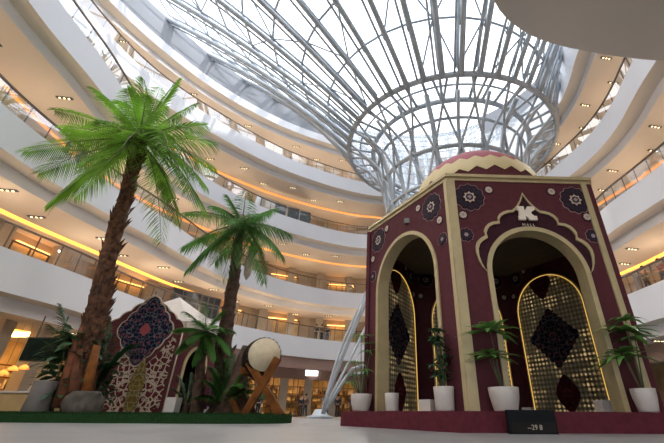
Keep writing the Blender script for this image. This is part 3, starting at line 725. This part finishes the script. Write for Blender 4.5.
# second palm
Y = 16.6
b0 = A(226, 408, Y); b0.z = GZ
p2 = empty('palm_tree', b0, 0, 'mid-height palm with slim brown trunk standing beside the drum', 'palm tree')
path = [b0]+[A(u, v, Y) for u, v in ((223, 372), (224, 345), (228, 315), (233, 285), (237, 255), (240, 232))]
trunk_mesh(local(p2, path), [.62, .36, .30, .27, .25, .24, .18], 'bark_dk', p2, 110, .4)
cr = A(242, 224, Y)
tips = [(183, 247, -.2, .16), (187, 270, -.8, .2), (186, 213, .8, .14), (213, 206, 1.2, .1), (246, 192, .6, .04), (275, 209, 1.0, .1), (290, 234, .2, .16), (283, 256, -.5, .2), (264, 281, -1.0, .24), (222, 278, -1.0, .26), (215, 262, 1.5, .26), (258, 250, 2.0, .28), (228, 196, .2, .06), (262, 214, -1.5, .16), (226, 222, -2, .2), (243, 262, -1.6, .3)]
for u, v, dy, sg_ in tips: frond_mesh(cr-p2.location, A(u, v, Y+dy)-p2.location, sg_, 'frond2', p2, .78, 46, wl=.05, droop=.6, fwd=.25)
mb = MB(); mb.lathe([(.16, -.5), (.3, -.2), (.2, .2), (.04, .5)], 10, tuple(cr-p2.location)); mb.build('crown_fibre', 'bark_dk', p2)
mb = MB(); mb.lathe([(.02, 0), (.16, .25), (.2, .8), (.12, 1.3), (.03, 1.5)], 8, tuple(A(246, 280, Y-.3)-p2.location)); mb.build('dry_leaf_sheath', 'ivory', p2)
# short palm
Y = 15.9
b0 = A(197, 410, Y); b0.z = GZ
p3 = empty('palm_tree', b0, 0, 'short slim palm with drooping fronds between the carpet tent and the mid-height palm', 'palm tree')
trunk_mesh(local(p3, [b0]+[A(u, v, Y) for u, v in ((199, 385), (201, 362), (205, 338))]), [.25, .19, .17, .15], 'bark_dk', p3, 50, .25)
cr = A(206, 332, Y)
tips = [(178, 350, 0, .22), (175, 330, .4, .14), (186, 312, .4, .1), (205, 304, .4, .05), (222, 312, .4, .1), (232, 330, .1, .16), (230, 352, -.3, .24), (216, 358, -.6, .28), (192, 362, -.6, .28), (196, 320, -1, .1), (218, 326, -1, .14), (187, 340, -1, .2)]
for u, v, dy, sg_ in tips: frond_mesh(cr-p3.location, A(u, v, Y+dy)-p3.location, sg_, 'frond2', p3, .46, 50, .03, wl=.045, droop=.3)
# low bushy plants on the island
def clump(u, v, Y, tips, label, m='leaf_dk', leaf=.35, wl=.06, name='low_palm', n=30, cat='plant'):
    b = A(u, v, Y); base = Vector((b.x, Y, GZ)); e = empty(name, base, 0, label, cat)
    for (a, c, dy, s_) in tips: frond_mesh(Vector((0, 0, .25)), A(a, c, Y+dy)-base, s_, m, e, leaf*1.25, n+14, .03, wl=wl*1.1)
    mb = MB(); mb.lathe([(.14, 0), (.16, .2), (.06, .5)], 8); mb.build('stem_base', 'bark_dk', e)
    return e
clump(84, 405, 15.2, [(60, 305, 0, .0), (50, 325, .3, .2), (57, 345, 0, .2), (70, 338, -.4, .12), (108, 318, .3, .1), (134, 345, -.3, .22), (112, 335, .3, .15), (100, 345, .6, .1), (108, 365, -.5, .2), (48, 365, .2, .25), (90, 322, .6, .05)], 'tall dark green arching palm fronds around the foot of the tallest trunk', 'leaf_dk', .50, .10, 'arching_palm')
clump(186, 408, 16.2, [(172, 388, 0, .2), (178, 376, .2, .1), (190, 374, .2, .1), (199, 384, 0, .2), (170, 397, -.2, .2), (203, 396, 0, .2)], 'small dark seedling palm beside the white box planter', 'leaf_dk', .28, .05, 'seedling_palm', 22)
clump(224, 408, 15.6, [(205, 380, 0, .25), (212, 368, .2, .2), (258, 378, -.2, .3), (250, 364, .2, .28), (236, 356, .3, .12), (262, 394, -.2, .4), (243, 384, -.6, .35), (200, 396, 0, .3), (225, 360, .4, .1)], 'broad arching fern fronds growing between the mid-height palm and the drum', 'frond2', .45, .09, 'arching_fern')
# broad-leaf shrub by the planter
def leafy(name, base, box, count, size, m, label, stems=5, cat='plant', group=None, wide=.55):
    e = empty(name, base, 0, label, cat, group); mb = MB(); sx, sy, z0, z1 = box
    for _ in range(count):
        a = random.uniform(0, 2*pi); q = sqrt(random.random()); z = random.uniform(z0, z1); k = 1-.5*abs((z-z0)/(z1-z0)-.5)
        p = Vector((sx*q*k*cos(a), sy*q*k*sin(a), z)); d = Vector((cos(a), sin(a), random.uniform(-.2, .8)))
        blade(mb, p, d, size*random.uniform(.7, 1.3), size*wide, random.uniform(.1, .6))
    mb.build('foliage', m, e)
    mb = MB()
    for k in range(stems):
        a = 2*pi*k/stems; mb.tube([(.05*cos(a), .05*sin(a), 0), (.3*sx*cos(a), .3*sy*sin(a), (z0+z1)/2), (.6*sx*cos(a+.4), .6*sy*sin(a+.4), z1*.95)], [.03, .022, .01], 5)
    mb.build('stem', 'stem', e)
    return e
b = A(53, 405, 14.6); leafy('broadleaf_shrub', (b.x, b.y, GZ), (.8, .6, .5, 2.7), 330, .5, 'leaf_dk', 'dark broad-leaved shrub rising behind the grey slanted planter')
b = A(125, 408, 15.4); leafy('leafy_bush', (A(98, 405, 15.4).x, 15.4, GZ), (.42, .5, .2, 2.0), 170, .32, 'leaf_dk', 'dark leafy bush between the split trunk and the carpet tent')
b = A(236, 405, 15.9)
e = empty('buttress_trunk', (b.x-.15, 16.0, GZ), 0, 'dark conical tree stump with spreading roots behind the fern', 'stump')
mb = MB(); mb.tube([(0, 0, 0), (0, 0, .5), (.05, 0, 1.2), (.1, 0, 1.9), (.15, 0, 2.4)], [.75, .52, .36, .26, .18], 10)
for k in range(6): a = k*pi/3+.2; mb.tube([(.9*cos(a), .6*sin(a), 0), (.5*cos(a), .35*sin(a), .45), (.15*cos(a), .1*sin(a), 1.1)], [.08, .14, .1], 6)
mb.build('stump', 'bark_dk', e)
# split trunk pieces beside the tallest palm
e = empty('bark_trunk', (A(73, 405, 14.2).x, 14.2, GZ), 0, 'reddish peeling trunk leaning against the tallest palm', 'trunk'); bb = e.location
mb = MB(); mb.tube([p-bb for p in (A(57, 408, 14.2), A(66, 385, 14.2), A(74, 355, 14.2), A(83, 328, 14.3))], [.18, .2, .18, .12], 9)
mb.tube([p-bb for p in (A(72, 408, 14.2), A(76, 380, 14.1), A(80, 350, 14.2))], [.2, .17, .12], 9); mb.build('stem', 'bark_red', e)
mb = MB(); e = empty('bare_branch', (A(87, 405, 13.9).x, 13.9, GZ), 0, 'pale bare branch leaning upright behind the rock', 'branch'); bb = e.location
mb.tube([p-bb for p in (A(84, 405, 13.9), A(90, 375, 13.9), A(97, 346, 14.0))], [.16, .15, .12], 8); mb.build('wood_stem', 'wood', e)
# rock
bm = bmesh.new(); bmesh.ops.create_icosphere(bm, subdivisions=4, radius=1)
from mathutils import noise
for v in bm.verts:
    q = v.co.copy(); f_ = 1+.22*noise.noise(q*1.6)+.06*noise.noise(q*5); v.co = Vector((max(-.86, min(.86, q.x*f_))*.56, q.y*f_*.55, max(-.3, min(.75, q.z*f_))*.66))
me = bpy.data.meshes.new('rock'); bm.to_mesh(me); bm.free(); me.materials.append(M['rock'])
for p in me.polygons: p.use_smooth = True
rk = bpy.data.objects.new('rock', me); col.objects.link(rk); rp = A(84, 405, 13.7); rk.location = (rp.x, 13.7, GZ+.14); tag(rk, 'grey-brown boulder on the turf in front of the tallest palm', 'rock')
# turf island
isl = [(-16.5, 13.5), (-12, 13.0), (-8, 12.9), (-4.6, 13.1), (-3.1, 13.9), (-2.9, 15.2), (-3.8, 17.5), (-7, 20), (-12, 21.5), (-17.5, 20), (-18, 16)]
isc = chaikin(isl, 3)
g = MB(); g.smooth = False; g.vprism(isc, 0, GZ)
isd = g.build('turf_island', 'grass'); tag(isd, 'low raised island of short green artificial turf carrying the palms', 'turf', kind='stuff')
g = MB()   # grass blades round the rim
def inside(x, y, P):
    c = False; j = len(P)-1
    for i in range(len(P)):
        if (P[i][1] > y) != (P[j][1] > y) and x < (P[j][0]-P[i][0])*(y-P[i][1])/(P[j][1]-P[i][1])+P[i][0]: c = not c
        j = i
    return c
cnt = 0
while cnt < 9000:
    x, y = random.uniform(-16, -2.8), 12.8+random.random()**2*3.2
    if inside(x, y, isc): 
        cnt += 1; hh = random.uniform(.03, .075); a = random.uniform(0, pi); dx, dy = .018*cos(a), .018*sin(a)
        n = g.add([(x-dx, y-dy, GZ), (x+dx, y+dy, GZ), (x+random.uniform(-.02, .02), y, GZ+hh)]); g.face((n, n+1, n+2))
tag(g.build('grass_blades', 'grass'), 'short green turf blades along the front of the island', 'grass', kind='stuff')

# planters and pots
def pot(name, u, w, hgt, Y, zb, label, m='pot', top=1., bot=.78, cat='plant pot', sq=False, n=28):
    p = A(u, 408, Y); e = empty(name, (p.x, Y, zb), 0, label, cat); r = w/2
    mb = MB()
    if sq: mb.lathe([(r*bot*1.3, 0), (r*top*1.3, hgt), (r*top*1.15, hgt), (r*top*1.1, hgt*.8), (.001, hgt*.8)], 4, smooth=False)
    else: mb.lathe([(r*bot*.95, 0), (r*bot, .03), (r*.95*top, hgt*.6), (r*top, hgt*.97), (r*top*.97, hgt), (r*top*.88, hgt), (r*top*.85, hgt*.86), (.001, hgt*.86)], n)
    mb.build('vessel', m, e)
    mb = MB(); mb.lathe([(r*.8, hgt*.84), (.001, hgt*.88)], 16); mb.build('soil', 'soil', e)
    return e
pot('planter', 36, .78, .95, 14.0, GZ, 'tall grey tapered planter on the turf beside the palm stems', 'potgrey', .9, 1.0)
bx = pot('box_planter', 172, .44, .52, 15.2, GZ, 'small white box planter in front of the carpet tent doorway', 'pot', 1, .95, sq=True); bx.rotation_euler = (0, 0, .7)
def whorl(mb, c, n, L_, w, lift, droop, jit=.15):
    for k in range(n):
        a = 2*pi*k/n+random.uniform(-jit, jit); d = Vector((cos(a), sin(a), lift+random.uniform(-.15, .2)))
        blade(mb, c, d, L_*random.uniform(.8, 1.1), w, droop*random.uniform(.7, 1.4))
# pots along the pavilion platform
ptz = PZ
def px_x(u, Y, v=400): return A(u, v, Y).x
q1 = pot('plant_pot', 361, .60, .42, 11.7, ptz, 'white bowl pot of whorled tall stems on the platform corner beside the steel struts'); 
def tall_plant(e, items, m, h0, spread):
    mb = MB(); st = MB()
    for (x, y, z, L_, n, w, lift, dr) in items:
        st.tube([(x*.2, y*.2, h0), (x*.6, y*.6, (h0+z)/2), (x, y, z)], [.018, .014, .01], 5)
        whorl(mb, Vector((x, y, z)), n, L_, w, lift, dr)
    mb.build('foliage', m, e); st.build('stem', 'stem', e)
tall_plant(q1, [(-.05, 0, 1.95, .62, 13, .055, .45, .55), (.15, .05, 1.55, .5, 11, .05, .3, .5), (-.22, -.05, 1.25, .48, 11, .06, .25, .5), (.08, -.1, 1.05, .45, 10, .06, .2, .5), (-.28, .1, .95, .42, 9, .06, .1, .4), (.25, 0, 1.75, .45, 9, .05, .4, .5), (-.3, 0, .75, .35, 9, .07, .0, .4)], 'leaf_pot', .4, .3)
q2 = pot('plant_pot', 445, .44, .46, 8.92, ptz, 'white cylindrical pot of dark bushy foliage at the pavilion corner, between the two arches', bot=.9)
tall_plant(q2, [(random.uniform(-.2, .12), random.uniform(-.1, .1), random.uniform(.6, 1.65), .22, 8, .085, .2, .4) for _ in range(26)], 'leaf_dk', .4, .3)
q3 = pot('plant_pot', 506, .60, .42, 8.31, ptz, 'wide white bowl pot with a two-tier fan palm, beside the black display box')
tall_plant(q3, [(-.10, 0, 1.50, .78, 20, .15, .30, .32), (-.10, .02, 1.60, .5, 8, .15, .5, .45), (-.20, 0, .98, .74, 18, .15, .25, .30), (-.16, 0, 1.06, .42, 8, .14, .4, .4)], 'leaf_pot', .42, .2)
q4 = pot('plant_pot', 648, .46, .42, 8.40, ptz, 'white bowl pot with a tiered fan palm at the far right corner of the platform')
tall_plant(q4, [(-.18, 0, 1.02, .84, 20, .14, .2, .34), (-.16, 0, 1.12, .5, 9, .15, .4, .4), (.05, 0, 1.55, .80, 20, .14, .25, .38), (.10, 0, 1.75, .5, 10, .14, .6, .5), (.22, .05, 1.4, .6, 12, .15, .25, .4)], 'leaf_pot', .42, .2)
pot('low_pot', 392, .36, .40, 10.6, ptz, 'small grey-white pot inside the side arch', bot=.9)
s2 = pot('square_pot', 429, .36, .22, 9.3, ptz, 'low square cream pot inside the side arch beside the corner', bot=.95, sq=True)
pot('square_pot', 607, .42, .24, 9.6, ptz, 'low square cream pot inside the front arch, below the lattice', bot=.95, sq=True).rotation_euler = (0, 0, .8)
pot('square_pot', 530-2, .30, .14, 13.0, ptz, 'small cream block at the foot of the lattice behind the fan palm', bot=.95, sq=True)

# ------------------------------------------------------------------ carpet tent
TY = 18.6
tb = A(140, 411, TY); tb.z = GZ
tent = empty('carpet_tent', (tb.x, TY, GZ), 0, 'hexagonal maroon carpet tent with white roof and navy persian medallion front', 'tent')
to = tent.location
xl = A(80, 405, TY).x-to.x; xr = A(165, 405, TY).x-to.x
zc_ = A(184, 327, TY).z-GZ; zp = A(152, 296, TY).z-GZ; xm = (xl+xr)/2
def scal_edge(p, q, n, amp):
    r = []; dx, dz = q[0]-p[0], q[1]-p[1]; l = hypot(dx, dz); nx, nz = -dz/l, dx/l
    for k in range(n):
        for j in range(5):
            t = (k+j/5)/n; s_ = amp*sin(pi*j/5); r.append((p[0]+dx*t+nx*s_, p[1]+dz*t+nz*s_))
    return r
front = [(xl, 0), (xl, zc_)]+scal_edge((xl, zc_), (xm, zp), 4, .08)+[(xm, zp)]+scal_edge((xm, zp), (xr, zc_), 4, .08)+[(xr, zc_), (xr, 0)]
mb = MB(); mb.prism(front, -.06, .06); mb.build('front_panel', 'tent_red', tent)
mb = MB(); mb.tube([(xr, -.08, 0), (xr, -.08, zc_)], .035, 5); mb.tube([(x, -.08, z) for x, z in front[1:-1]], .03, 5, False); mb.build('edge_piping', 'ivory', tent)
def med(x0, z0, hx, hz, y, m, name, sc_=4, amp=.05):
    pts = []
    cn = [(0, 1), (1, 0), (0, -1), (-1, 0)]
    for i in range(4):
        a_, b_ = cn[i], cn[(i+1) % 4]
        for q in range(20):
            t = q/20; w_ = amp*abs(sin(pi*t*sc_))*(1 if t not in (0,) else 0)+.05*sin(pi*t); nx, nz = (a_[0]+b_[0])/1.414, (a_[1]+b_[1])/1.414
            pts.append((hx*(a_[0]*(1-t)+b_[0]*t+nx*w_), hz*(a_[1]*(1-t)+b_[1]*t+nz*w_)))
    g = MB(); g.prism(pts, -.03, 0); o = g.build(name, m, tent); o.location = (x0, y, z0); return pts
mz = A(146, 330, TY).z-GZ
med(xm+.05, mz, 1.36, 1.66, -.06, 'ivory', 'medallion_border'); med(xm+.05, mz, 1.29, 1.58, -.085, 'carpet', 'carpet_medallion')
med(xm+.05, mz, .26, .30, -.11, 'dome_pink', 'medallion_centre', 3)
# scroll carpets hanging below the medallion
for s_ in (-1, 1):
    g = MB(); g.prism([(s_*.10, 0), (s_*.10, 1.9), (s_*.55, 2.4), (s_*1.05, 3.2), (s_*1.25, 3.0), (s_*1.25, 0)], -.02, 0); o = g.build('scroll_panel', 'scroll', tent); o.location = (xm+.40, -.06, 0)
g = MB(); g.prism([(-.28, .2), (-.34, 1.3), (-.16, 1.9), (0, 2.5), (.16, 1.9), (.34, 1.3), (.28, .2), (.1, 0), (-.1, 0)], -.02, 0); o = g.build('centre_panel', 'scroll_y', tent); o.location = (xm+.40, -.085, 0)
# side wall with doorway and remaining faces
dx, dyy = .95, 2.2
sw = empty('side_panel', (xr, .05, 0), atan2(dyy, dx), parent=tent); Ls = hypot(dx, dyy)
oa = arch(Ls/2-.1, .62, 1.9, .9, 0)
mb = MB(); mb.prism([(0, 0), (0, zc_), (Ls, zc_), (Ls, 0)]+oa[::-1], 0, .1); mb.build('wall_panel', 'maroon', sw)
mb = MB(); mb.band(arch(Ls/2-.1, .72, 1.9, 1.0, 0), arch(Ls/2-.1, .58, 1.9, .86, 0), -.04, .14); mb.build('arch_frame', 'gold', sw)
mb = MB(); back = [(xr, .05), (xr+dx, .05+dyy), (xr, .05+2*dyy), (xl, .05+2*dyy), (xl-dx, .05+dyy), (xl, .05)]
for i in range(1, 5):
    a_, b_ = back[i], back[i+1]; n = mb.add([(*a_, 0), (*b_, 0), (*b_, zc_), (*a_, zc_)]); mb.face((n, n+1, n+2, n+3))
mb.build('rear_panel', 'maroon_dk', tent)
mb = MB(); n = mb.add([(x*1.02, y, zc_-.1) for x, y in back]+[(x*1.02, y, zc_+.30) for x, y in back]+[(xm, .05+dyy, zp+.55)])
for i in range(6): j = (i+1) % 6; mb.face((n+i, n+j, n+6+j, n+6+i)); mb.face((n+6+i, n+6+j, n+12))
mb.build('roof_canvas', 'tent', tent)

# ------------------------------------------------------------------ drum on crossed stand
DY = 14.3
dc = A(264, 354, DY)
st = empty('drum_stand', (dc.x, DY, GZ), 0, 'crossed reddish wooden beams standing on the turf edge and carrying the drum', 'drum stand'); so = st.location
def beam(p, q, w, name='beam', d=.2):
    mb = MB(); p, q = Vector(p)-so, Vector(q)-so; t = (q-p).normalized(); s_ = t.cross(Vector((0, 1, 0))).normalized(); f_ = Vector((0, 1, 0))
    n = mb.add([c+s_*a*w/2+f_*b_*d/2 for c in (p, q) for a, b_ in ((-1, -1), (1, -1), (1, 1), (-1, 1))])
    for f in ((0, 1, 2, 3), (7, 6, 5, 4), (0, 4, 5, 1), (1, 5, 6, 2), (2, 6, 7, 3), (3, 7, 4, 0)): mb.face([n+i for i in f])
    return mb.build(name, 'wood', st)
def gp(u, Y): p = A(u, 412, Y); p.z = GZ; return p
beam(gp(245, DY), A(278, 358, DY), .24); beam(gp(281, DY+.05), A(249, 362, DY+.05), .24); 
beam(gp(239, DY+1.0), gp(239, DY+1.0)*.45+A(226, 384, DY+1.0)*.55, .18); beam(A(244, 372, DY+.6), A(262, 371, DY+.9), .22, 'cradle', .9)
dr = empty('drum', (dc.x, DY+.1, dc.z), 0, 'large round drum with pale skin tilted on crossed wooden beams', 'drum')
dr.rotation_euler = (R(84), 0, R(26))
mb = MB(); mb.lathe([(.56, 0), (.63, -.12), (.68, -.5), (.66, -.9), (.55, -1.25), (.001, -1.25)], 32); mb.build('shell', 'black', dr)
mb = MB(); mb.lathe([(.575, -.04), (.565, .02), (.001, .03)], 32); mb.build('drum_skin', 'skin_drum', dr)
for k in range(22): a = 2*pi*k/22; mb = MB(); mb.lathe([(.03, 0), (.03, .05), (.001, .06)], 6, (.60*cos(a), .60*sin(a), -.10)); mb.build('peg', 'bark_dk', dr)

# ------------------------------------------------------------------ shop-side furniture on the left
def simple(name, label, cat, parts, loc=(0, 0, 0), rz=0):
    e = empty(name, loc, rz, label, cat)
    for pn, m, boxes in parts:
        mb = MB()
        for c_, d_ in boxes: mb.box(c_, d_)
        mb.build(pn, m, e)
    return e
p_ = A(42, 349, 16.6)
simple('hanging_screen', 'black hanging display screen above the grey planter, in front of the shops', 'screen', [('screen', 'screen', [((0, 0, 0), (1.45, .1, .85))]), ('casing', 'steel_dk', [((0, .06, 0), (1.55, .08, .95))]), ('hanger', 'steel_dk', [((-.5, .06, .9), (.04, .04, .9))]), ('hanger', 'steel_dk', [((.5, .06, .9), (.04, .04, .9))])], p_)
p_ = A(33, 405, 21.5)
simple('lit_column', 'tall cream square column standing in the shop area behind the grey planter', 'column', [('shaft', 'skin_drum', [((0, 0, 1.6), (.62, .5, 3.2))]), ('plinth', 'steel_dk', [((0, 0, .1), (.72, .6, .2))])], (p_.x, 21.5, 0))
p_ = A(6, 405, 15.8)
simple('service_counter', 'low white counter with rails at the shop entrance beside the planter', 'counter', [('counter_top', 'cl_wh', [((0, 0, .95), (2.6, .7, .06))]), ('front', 'shopwall', [((0, 0, .45), (2.5, .6, .9))]), ('plinth', 'cl_wh', [((0, -.1, .1), (2.9, .9, .2))])], (p_.x, 16.6, 0))
p_ = A(12, 371, 17.5)
for k, (u, v) in enumerate(((3, 373), (13, 369), (24, 368))):
    p_ = A(u, v, 18.2); mb = MB(); mb.lathe([(.04, .14), (.16, .06), (.2, -.05), (.001, -.05)], 14); e = empty('pendant_lamp', p_, 0, 'glowing amber pendant lamp in the shop beside the hanging screen', 'lamp', 'amber pendant lamps in the shop'); mb.build('lamp_shade', 'redlamp', e)
    mb = MB(); mb.tube([(0, 0, .2), (0, 0, 3.9-p_.z)], .012, 4); mb.build('cord', 'steel_dk', e)
p_ = A(208, 405, 20.5)
simple('advertising_stand', 'tall purple advertising stand behind the short palm', 'poster stand', [('poster', 'purple', [((0, -.04, 1.15), (1.1, .04, 1.7))]), ('stand', 'cl_wh', [((0, .02, 1.15), (1.2, .08, 1.9)), ((0, .0, .1), (1.2, .5, .2))]), ('header', 'lightbox', [((0, -.05, 2.02), (1.1, .03, .12))])], (p_.x, 20.9, GZ))

# ------------------------------------------------------------------ people
def skin_obj(name, verts, edges, radii, m, parent, root=0):
    me = bpy.data.meshes.new(name); me.from_pydata(verts, edges, []); me.materials.append(M[m])
    o = bpy.data.objects.new(name, me); col.objects.link(o); o.parent = parent
    sk = o.modifiers.new('skin', 'SKIN'); ss = o.modifiers.new('smooth', 'SUBSURF'); ss.levels = 1; ss.render_levels = 1
    for i, r in enumerate(radii):
        q = me.skin_vertices[0].data[i]; q.radius = (r[0], r[1]) if isinstance(r, tuple) else (r, r); q.use_root = (i == root)
    sk.use_smooth_shade = True
    return o
def person(loc, rz, shirt, trousers, label, h=1.7, arm=0, stride=.12, lean=0):
    e = empty('person', loc, rz, label, 'person'); k = h/1.7
    S = lambda L_: [(a*k, b*k-lean*max(0, c-.95)*k, c*k) for a, b, c in L_]
    sh = S([(0, 0, .95), (0, 0, 1.15), (0, 0, 1.36), (0, 0, 1.46), (0, -.02, 1.55), (0, -.02, 1.66)])
    armL = S([(-.18, 0, 1.38), (-.24, -.02, 1.12), (-.24, -.12-arm*.2, .92+arm*.25), (-.23, -.16-arm*.25, .85+arm*.3)]); armR = S([(.18, 0, 1.38), (.24, .02, 1.12), (.24, -.06-arm*.3, .92+arm*.25), (.23, -.09-arm*.35, .85+arm*.3)])
    legL = S([(-.09, 0, .88), (-.10, -stride*.6, .48), (-.10, -stride*.5+.02, .08), (-.10, -stride*.5-.14, .03)]); legR = S([(.09, 0, .88), (.10, stride*.3, .48), (.10, stride+.04, .08), (.10, stride-.12, .03)])
    vs = sh+armL+armR+legL+legR
    ed = [(0, 1), (1, 2), (2, 3), (3, 4), (4, 5), (2, 6), (6, 7), (7, 8), (8, 9), (2, 10), (10, 11), (11, 12), (12, 13), (0, 14), (14, 15), (15, 16), (16, 17), (0, 18), (18, 19), (19, 20), (20, 21)]
    rd = [(.13, .10), (.12, .09), (.14, .09), .05, .085, .08, .05, .04, .03, .035, .05, .04, .03, .035, .075, .055, .04, .035, .075, .055, .04, .035]
    skin_obj('body', vs, ed, [(r[0]*k, r[1]*k) if isinstance(r, tuple) else r*k for r in rd], 'skin', e)
    skin_obj('shirt', sh[:3]+armL[:3]+armR[:3], [(0, 1), (1, 2), (2, 3), (3, 4), (4, 5), (2, 6), (6, 7), (7, 8)], [(.155*k, .125*k), (.145*k, .115*k), (.165*k, .115*k), .07*k, .058*k, .05*k, .07*k, .058*k, .05*k], shirt, e)
    skin_obj('trousers', [sh[0]]+legL[:3]+legR[:3], [(0, 1), (1, 2), (2, 3), (0, 4), (4, 5), (5, 6)], [(.15*k, .12*k), .095*k, .075*k, .06*k, .095*k, .075*k, .06*k], trousers, e)
    hd = Vector(sh[5]); mb = MB(); mb.lathe([(.085*k, -.03*k), (.108*k, .03*k), (.10*k, .08*k), (.06*k, .12*k), (.001, .135*k)], 12, (hd.x, hd.y+.025*k, hd.z)); mb.build('hair', 'hair', e)
    mb = MB(); mb.lathe([(.016*k, -.02*k), (.012*k, .0), (.001, .02*k)], 6, (hd.x, hd.y-.09*k, hd.z-.03*k)); mb.build('nose', 'skin', e)
    return e
FY = 35.
def gperson(u, Y, *a, **kw): p = A(u, 414, Y); return person((p.x, Y, 0), *a, **kw)
gperson(300, 36, .4, 'cl_dk', 'cl_dk', 'person in black walking past the shopfront between drum and steel foot', 1.65)
gperson(304.5, 36.6, -.3, 'cl_br', 'cl_dk', 'person in brown top beside the one in black near the shopfront', 1.7)
gperson(326, 37.5, .2, 'cl_dk', 'cl_bl', 'person in dark top and blue trousers under the lettered shop sign', 1.72)
gperson(337, 38, 2.9, 'cl_dk', 'cl_dk', 'person in black standing at the shop door near the steel foot', 1.75)
gperson(352, 37.5, .2, 'cl_bl', 'cl_dk', 'person in blue top seen between the steel struts', 1.65)
gperson(257, 33, .5, 'cl_dk', 'cl_dk', 'person in black seen through the crossed drum beams', 1.7)
gperson(23, 21.9, 1.2, 'cl_wh', 'cl_dk', 'person in white shirt by the shop behind the planter', 1.7)
def bperson(lv, t, o, rz, *a, **kw): x, y = at(lv, t, o); return person((x, y, LV[lv][0]-.12), R(t)-pi/2+rz, *a, **kw)
bperson(0, 109.0, .9, 0, 'cl_dk', 'cl_dk', 'person in black at the lowest gallery railing, first of three', 1.7, arm=.8)
bperson(0, 107.2, .9, .3, 'cl_br', 'cl_dk', 'person in brown in the middle of three at the lowest gallery railing', 1.75, arm=.8)
bperson(0, 105.4, .9, -.2, 'cl_dk', 'cl_bl', 'person in black and blue at the lowest gallery railing, nearest the steel struts', 1.68, arm=.8)
bperson(1, 190.5, .7, 0, 'cl_br', 'cl_dk', 'person in brown leaning on the second gallery railing above the palm', 1.75, arm=1, lean=.25)
bperson(1, 192.5, .9, .4, 'cl_dk', 'cl_dk', 'person in black beside the leaning one on the second gallery', 1.7, arm=.8)
bperson(0, 1.5, .9, 0, 'cl_dk', 'cl_dk', 'person in black behind the glass of the right gallery, beside the pavilion edge', 1.7, arm=.8)
bperson(0, -3, .9, .3, 'cl_rd', 'cl_dk', 'person in red on the right gallery near the frame edge', 1.68, arm=.8)

# ------------------------------------------------------------------ light
w = bpy.data.worlds.new('world'); sc.world = w; w.use_nodes = True
bg = w.node_tree.nodes['Background']; N, L = w.node_tree.nodes, w.node_tree.links
tcw = N.new('ShaderNodeTexCoord'); nz = N.new('ShaderNodeTexNoise'); nz.inputs['Scale'].default_value = 2.2; L.new(tcw.outputs['Generated'], nz.inputs['Vector'])
cr_ = N.new('ShaderNodeValToRGB'); cr_.color_ramp.elements[0].color = (.72, .83, 1, 1); cr_.color_ramp.elements[1].color = (1, 1, 1, 1); cr_.color_ramp.elements[0].position = .35; cr_.color_ramp.elements[1].position = .6
L.new(nz.outputs['Fac'], cr_.inputs['Fac']); L.new(cr_.outputs['Color'], bg.inputs['Color']); bg.inputs['Strength'].default_value = 2.5
s = bpy.data.lights.new('sun', 'SUN'); s.energy = 2.2; s.angle = R(1.2); s.color = (1, .97, .92); so_ = bpy.data.objects.new('sun', s); col.objects.link(so_)
d = Vector((-.95, -.12, -.30)).normalized(); so_.rotation_euler = d.to_track_quat('-Z', 'Y').to_euler()

sc.view_settings.view_transform = 'Standard'; sc.view_settings.look = 'None'; sc.view_settings.gamma = 1; sc.view_settings.exposure = .35
sc.view_settings.use_curve_mapping = False
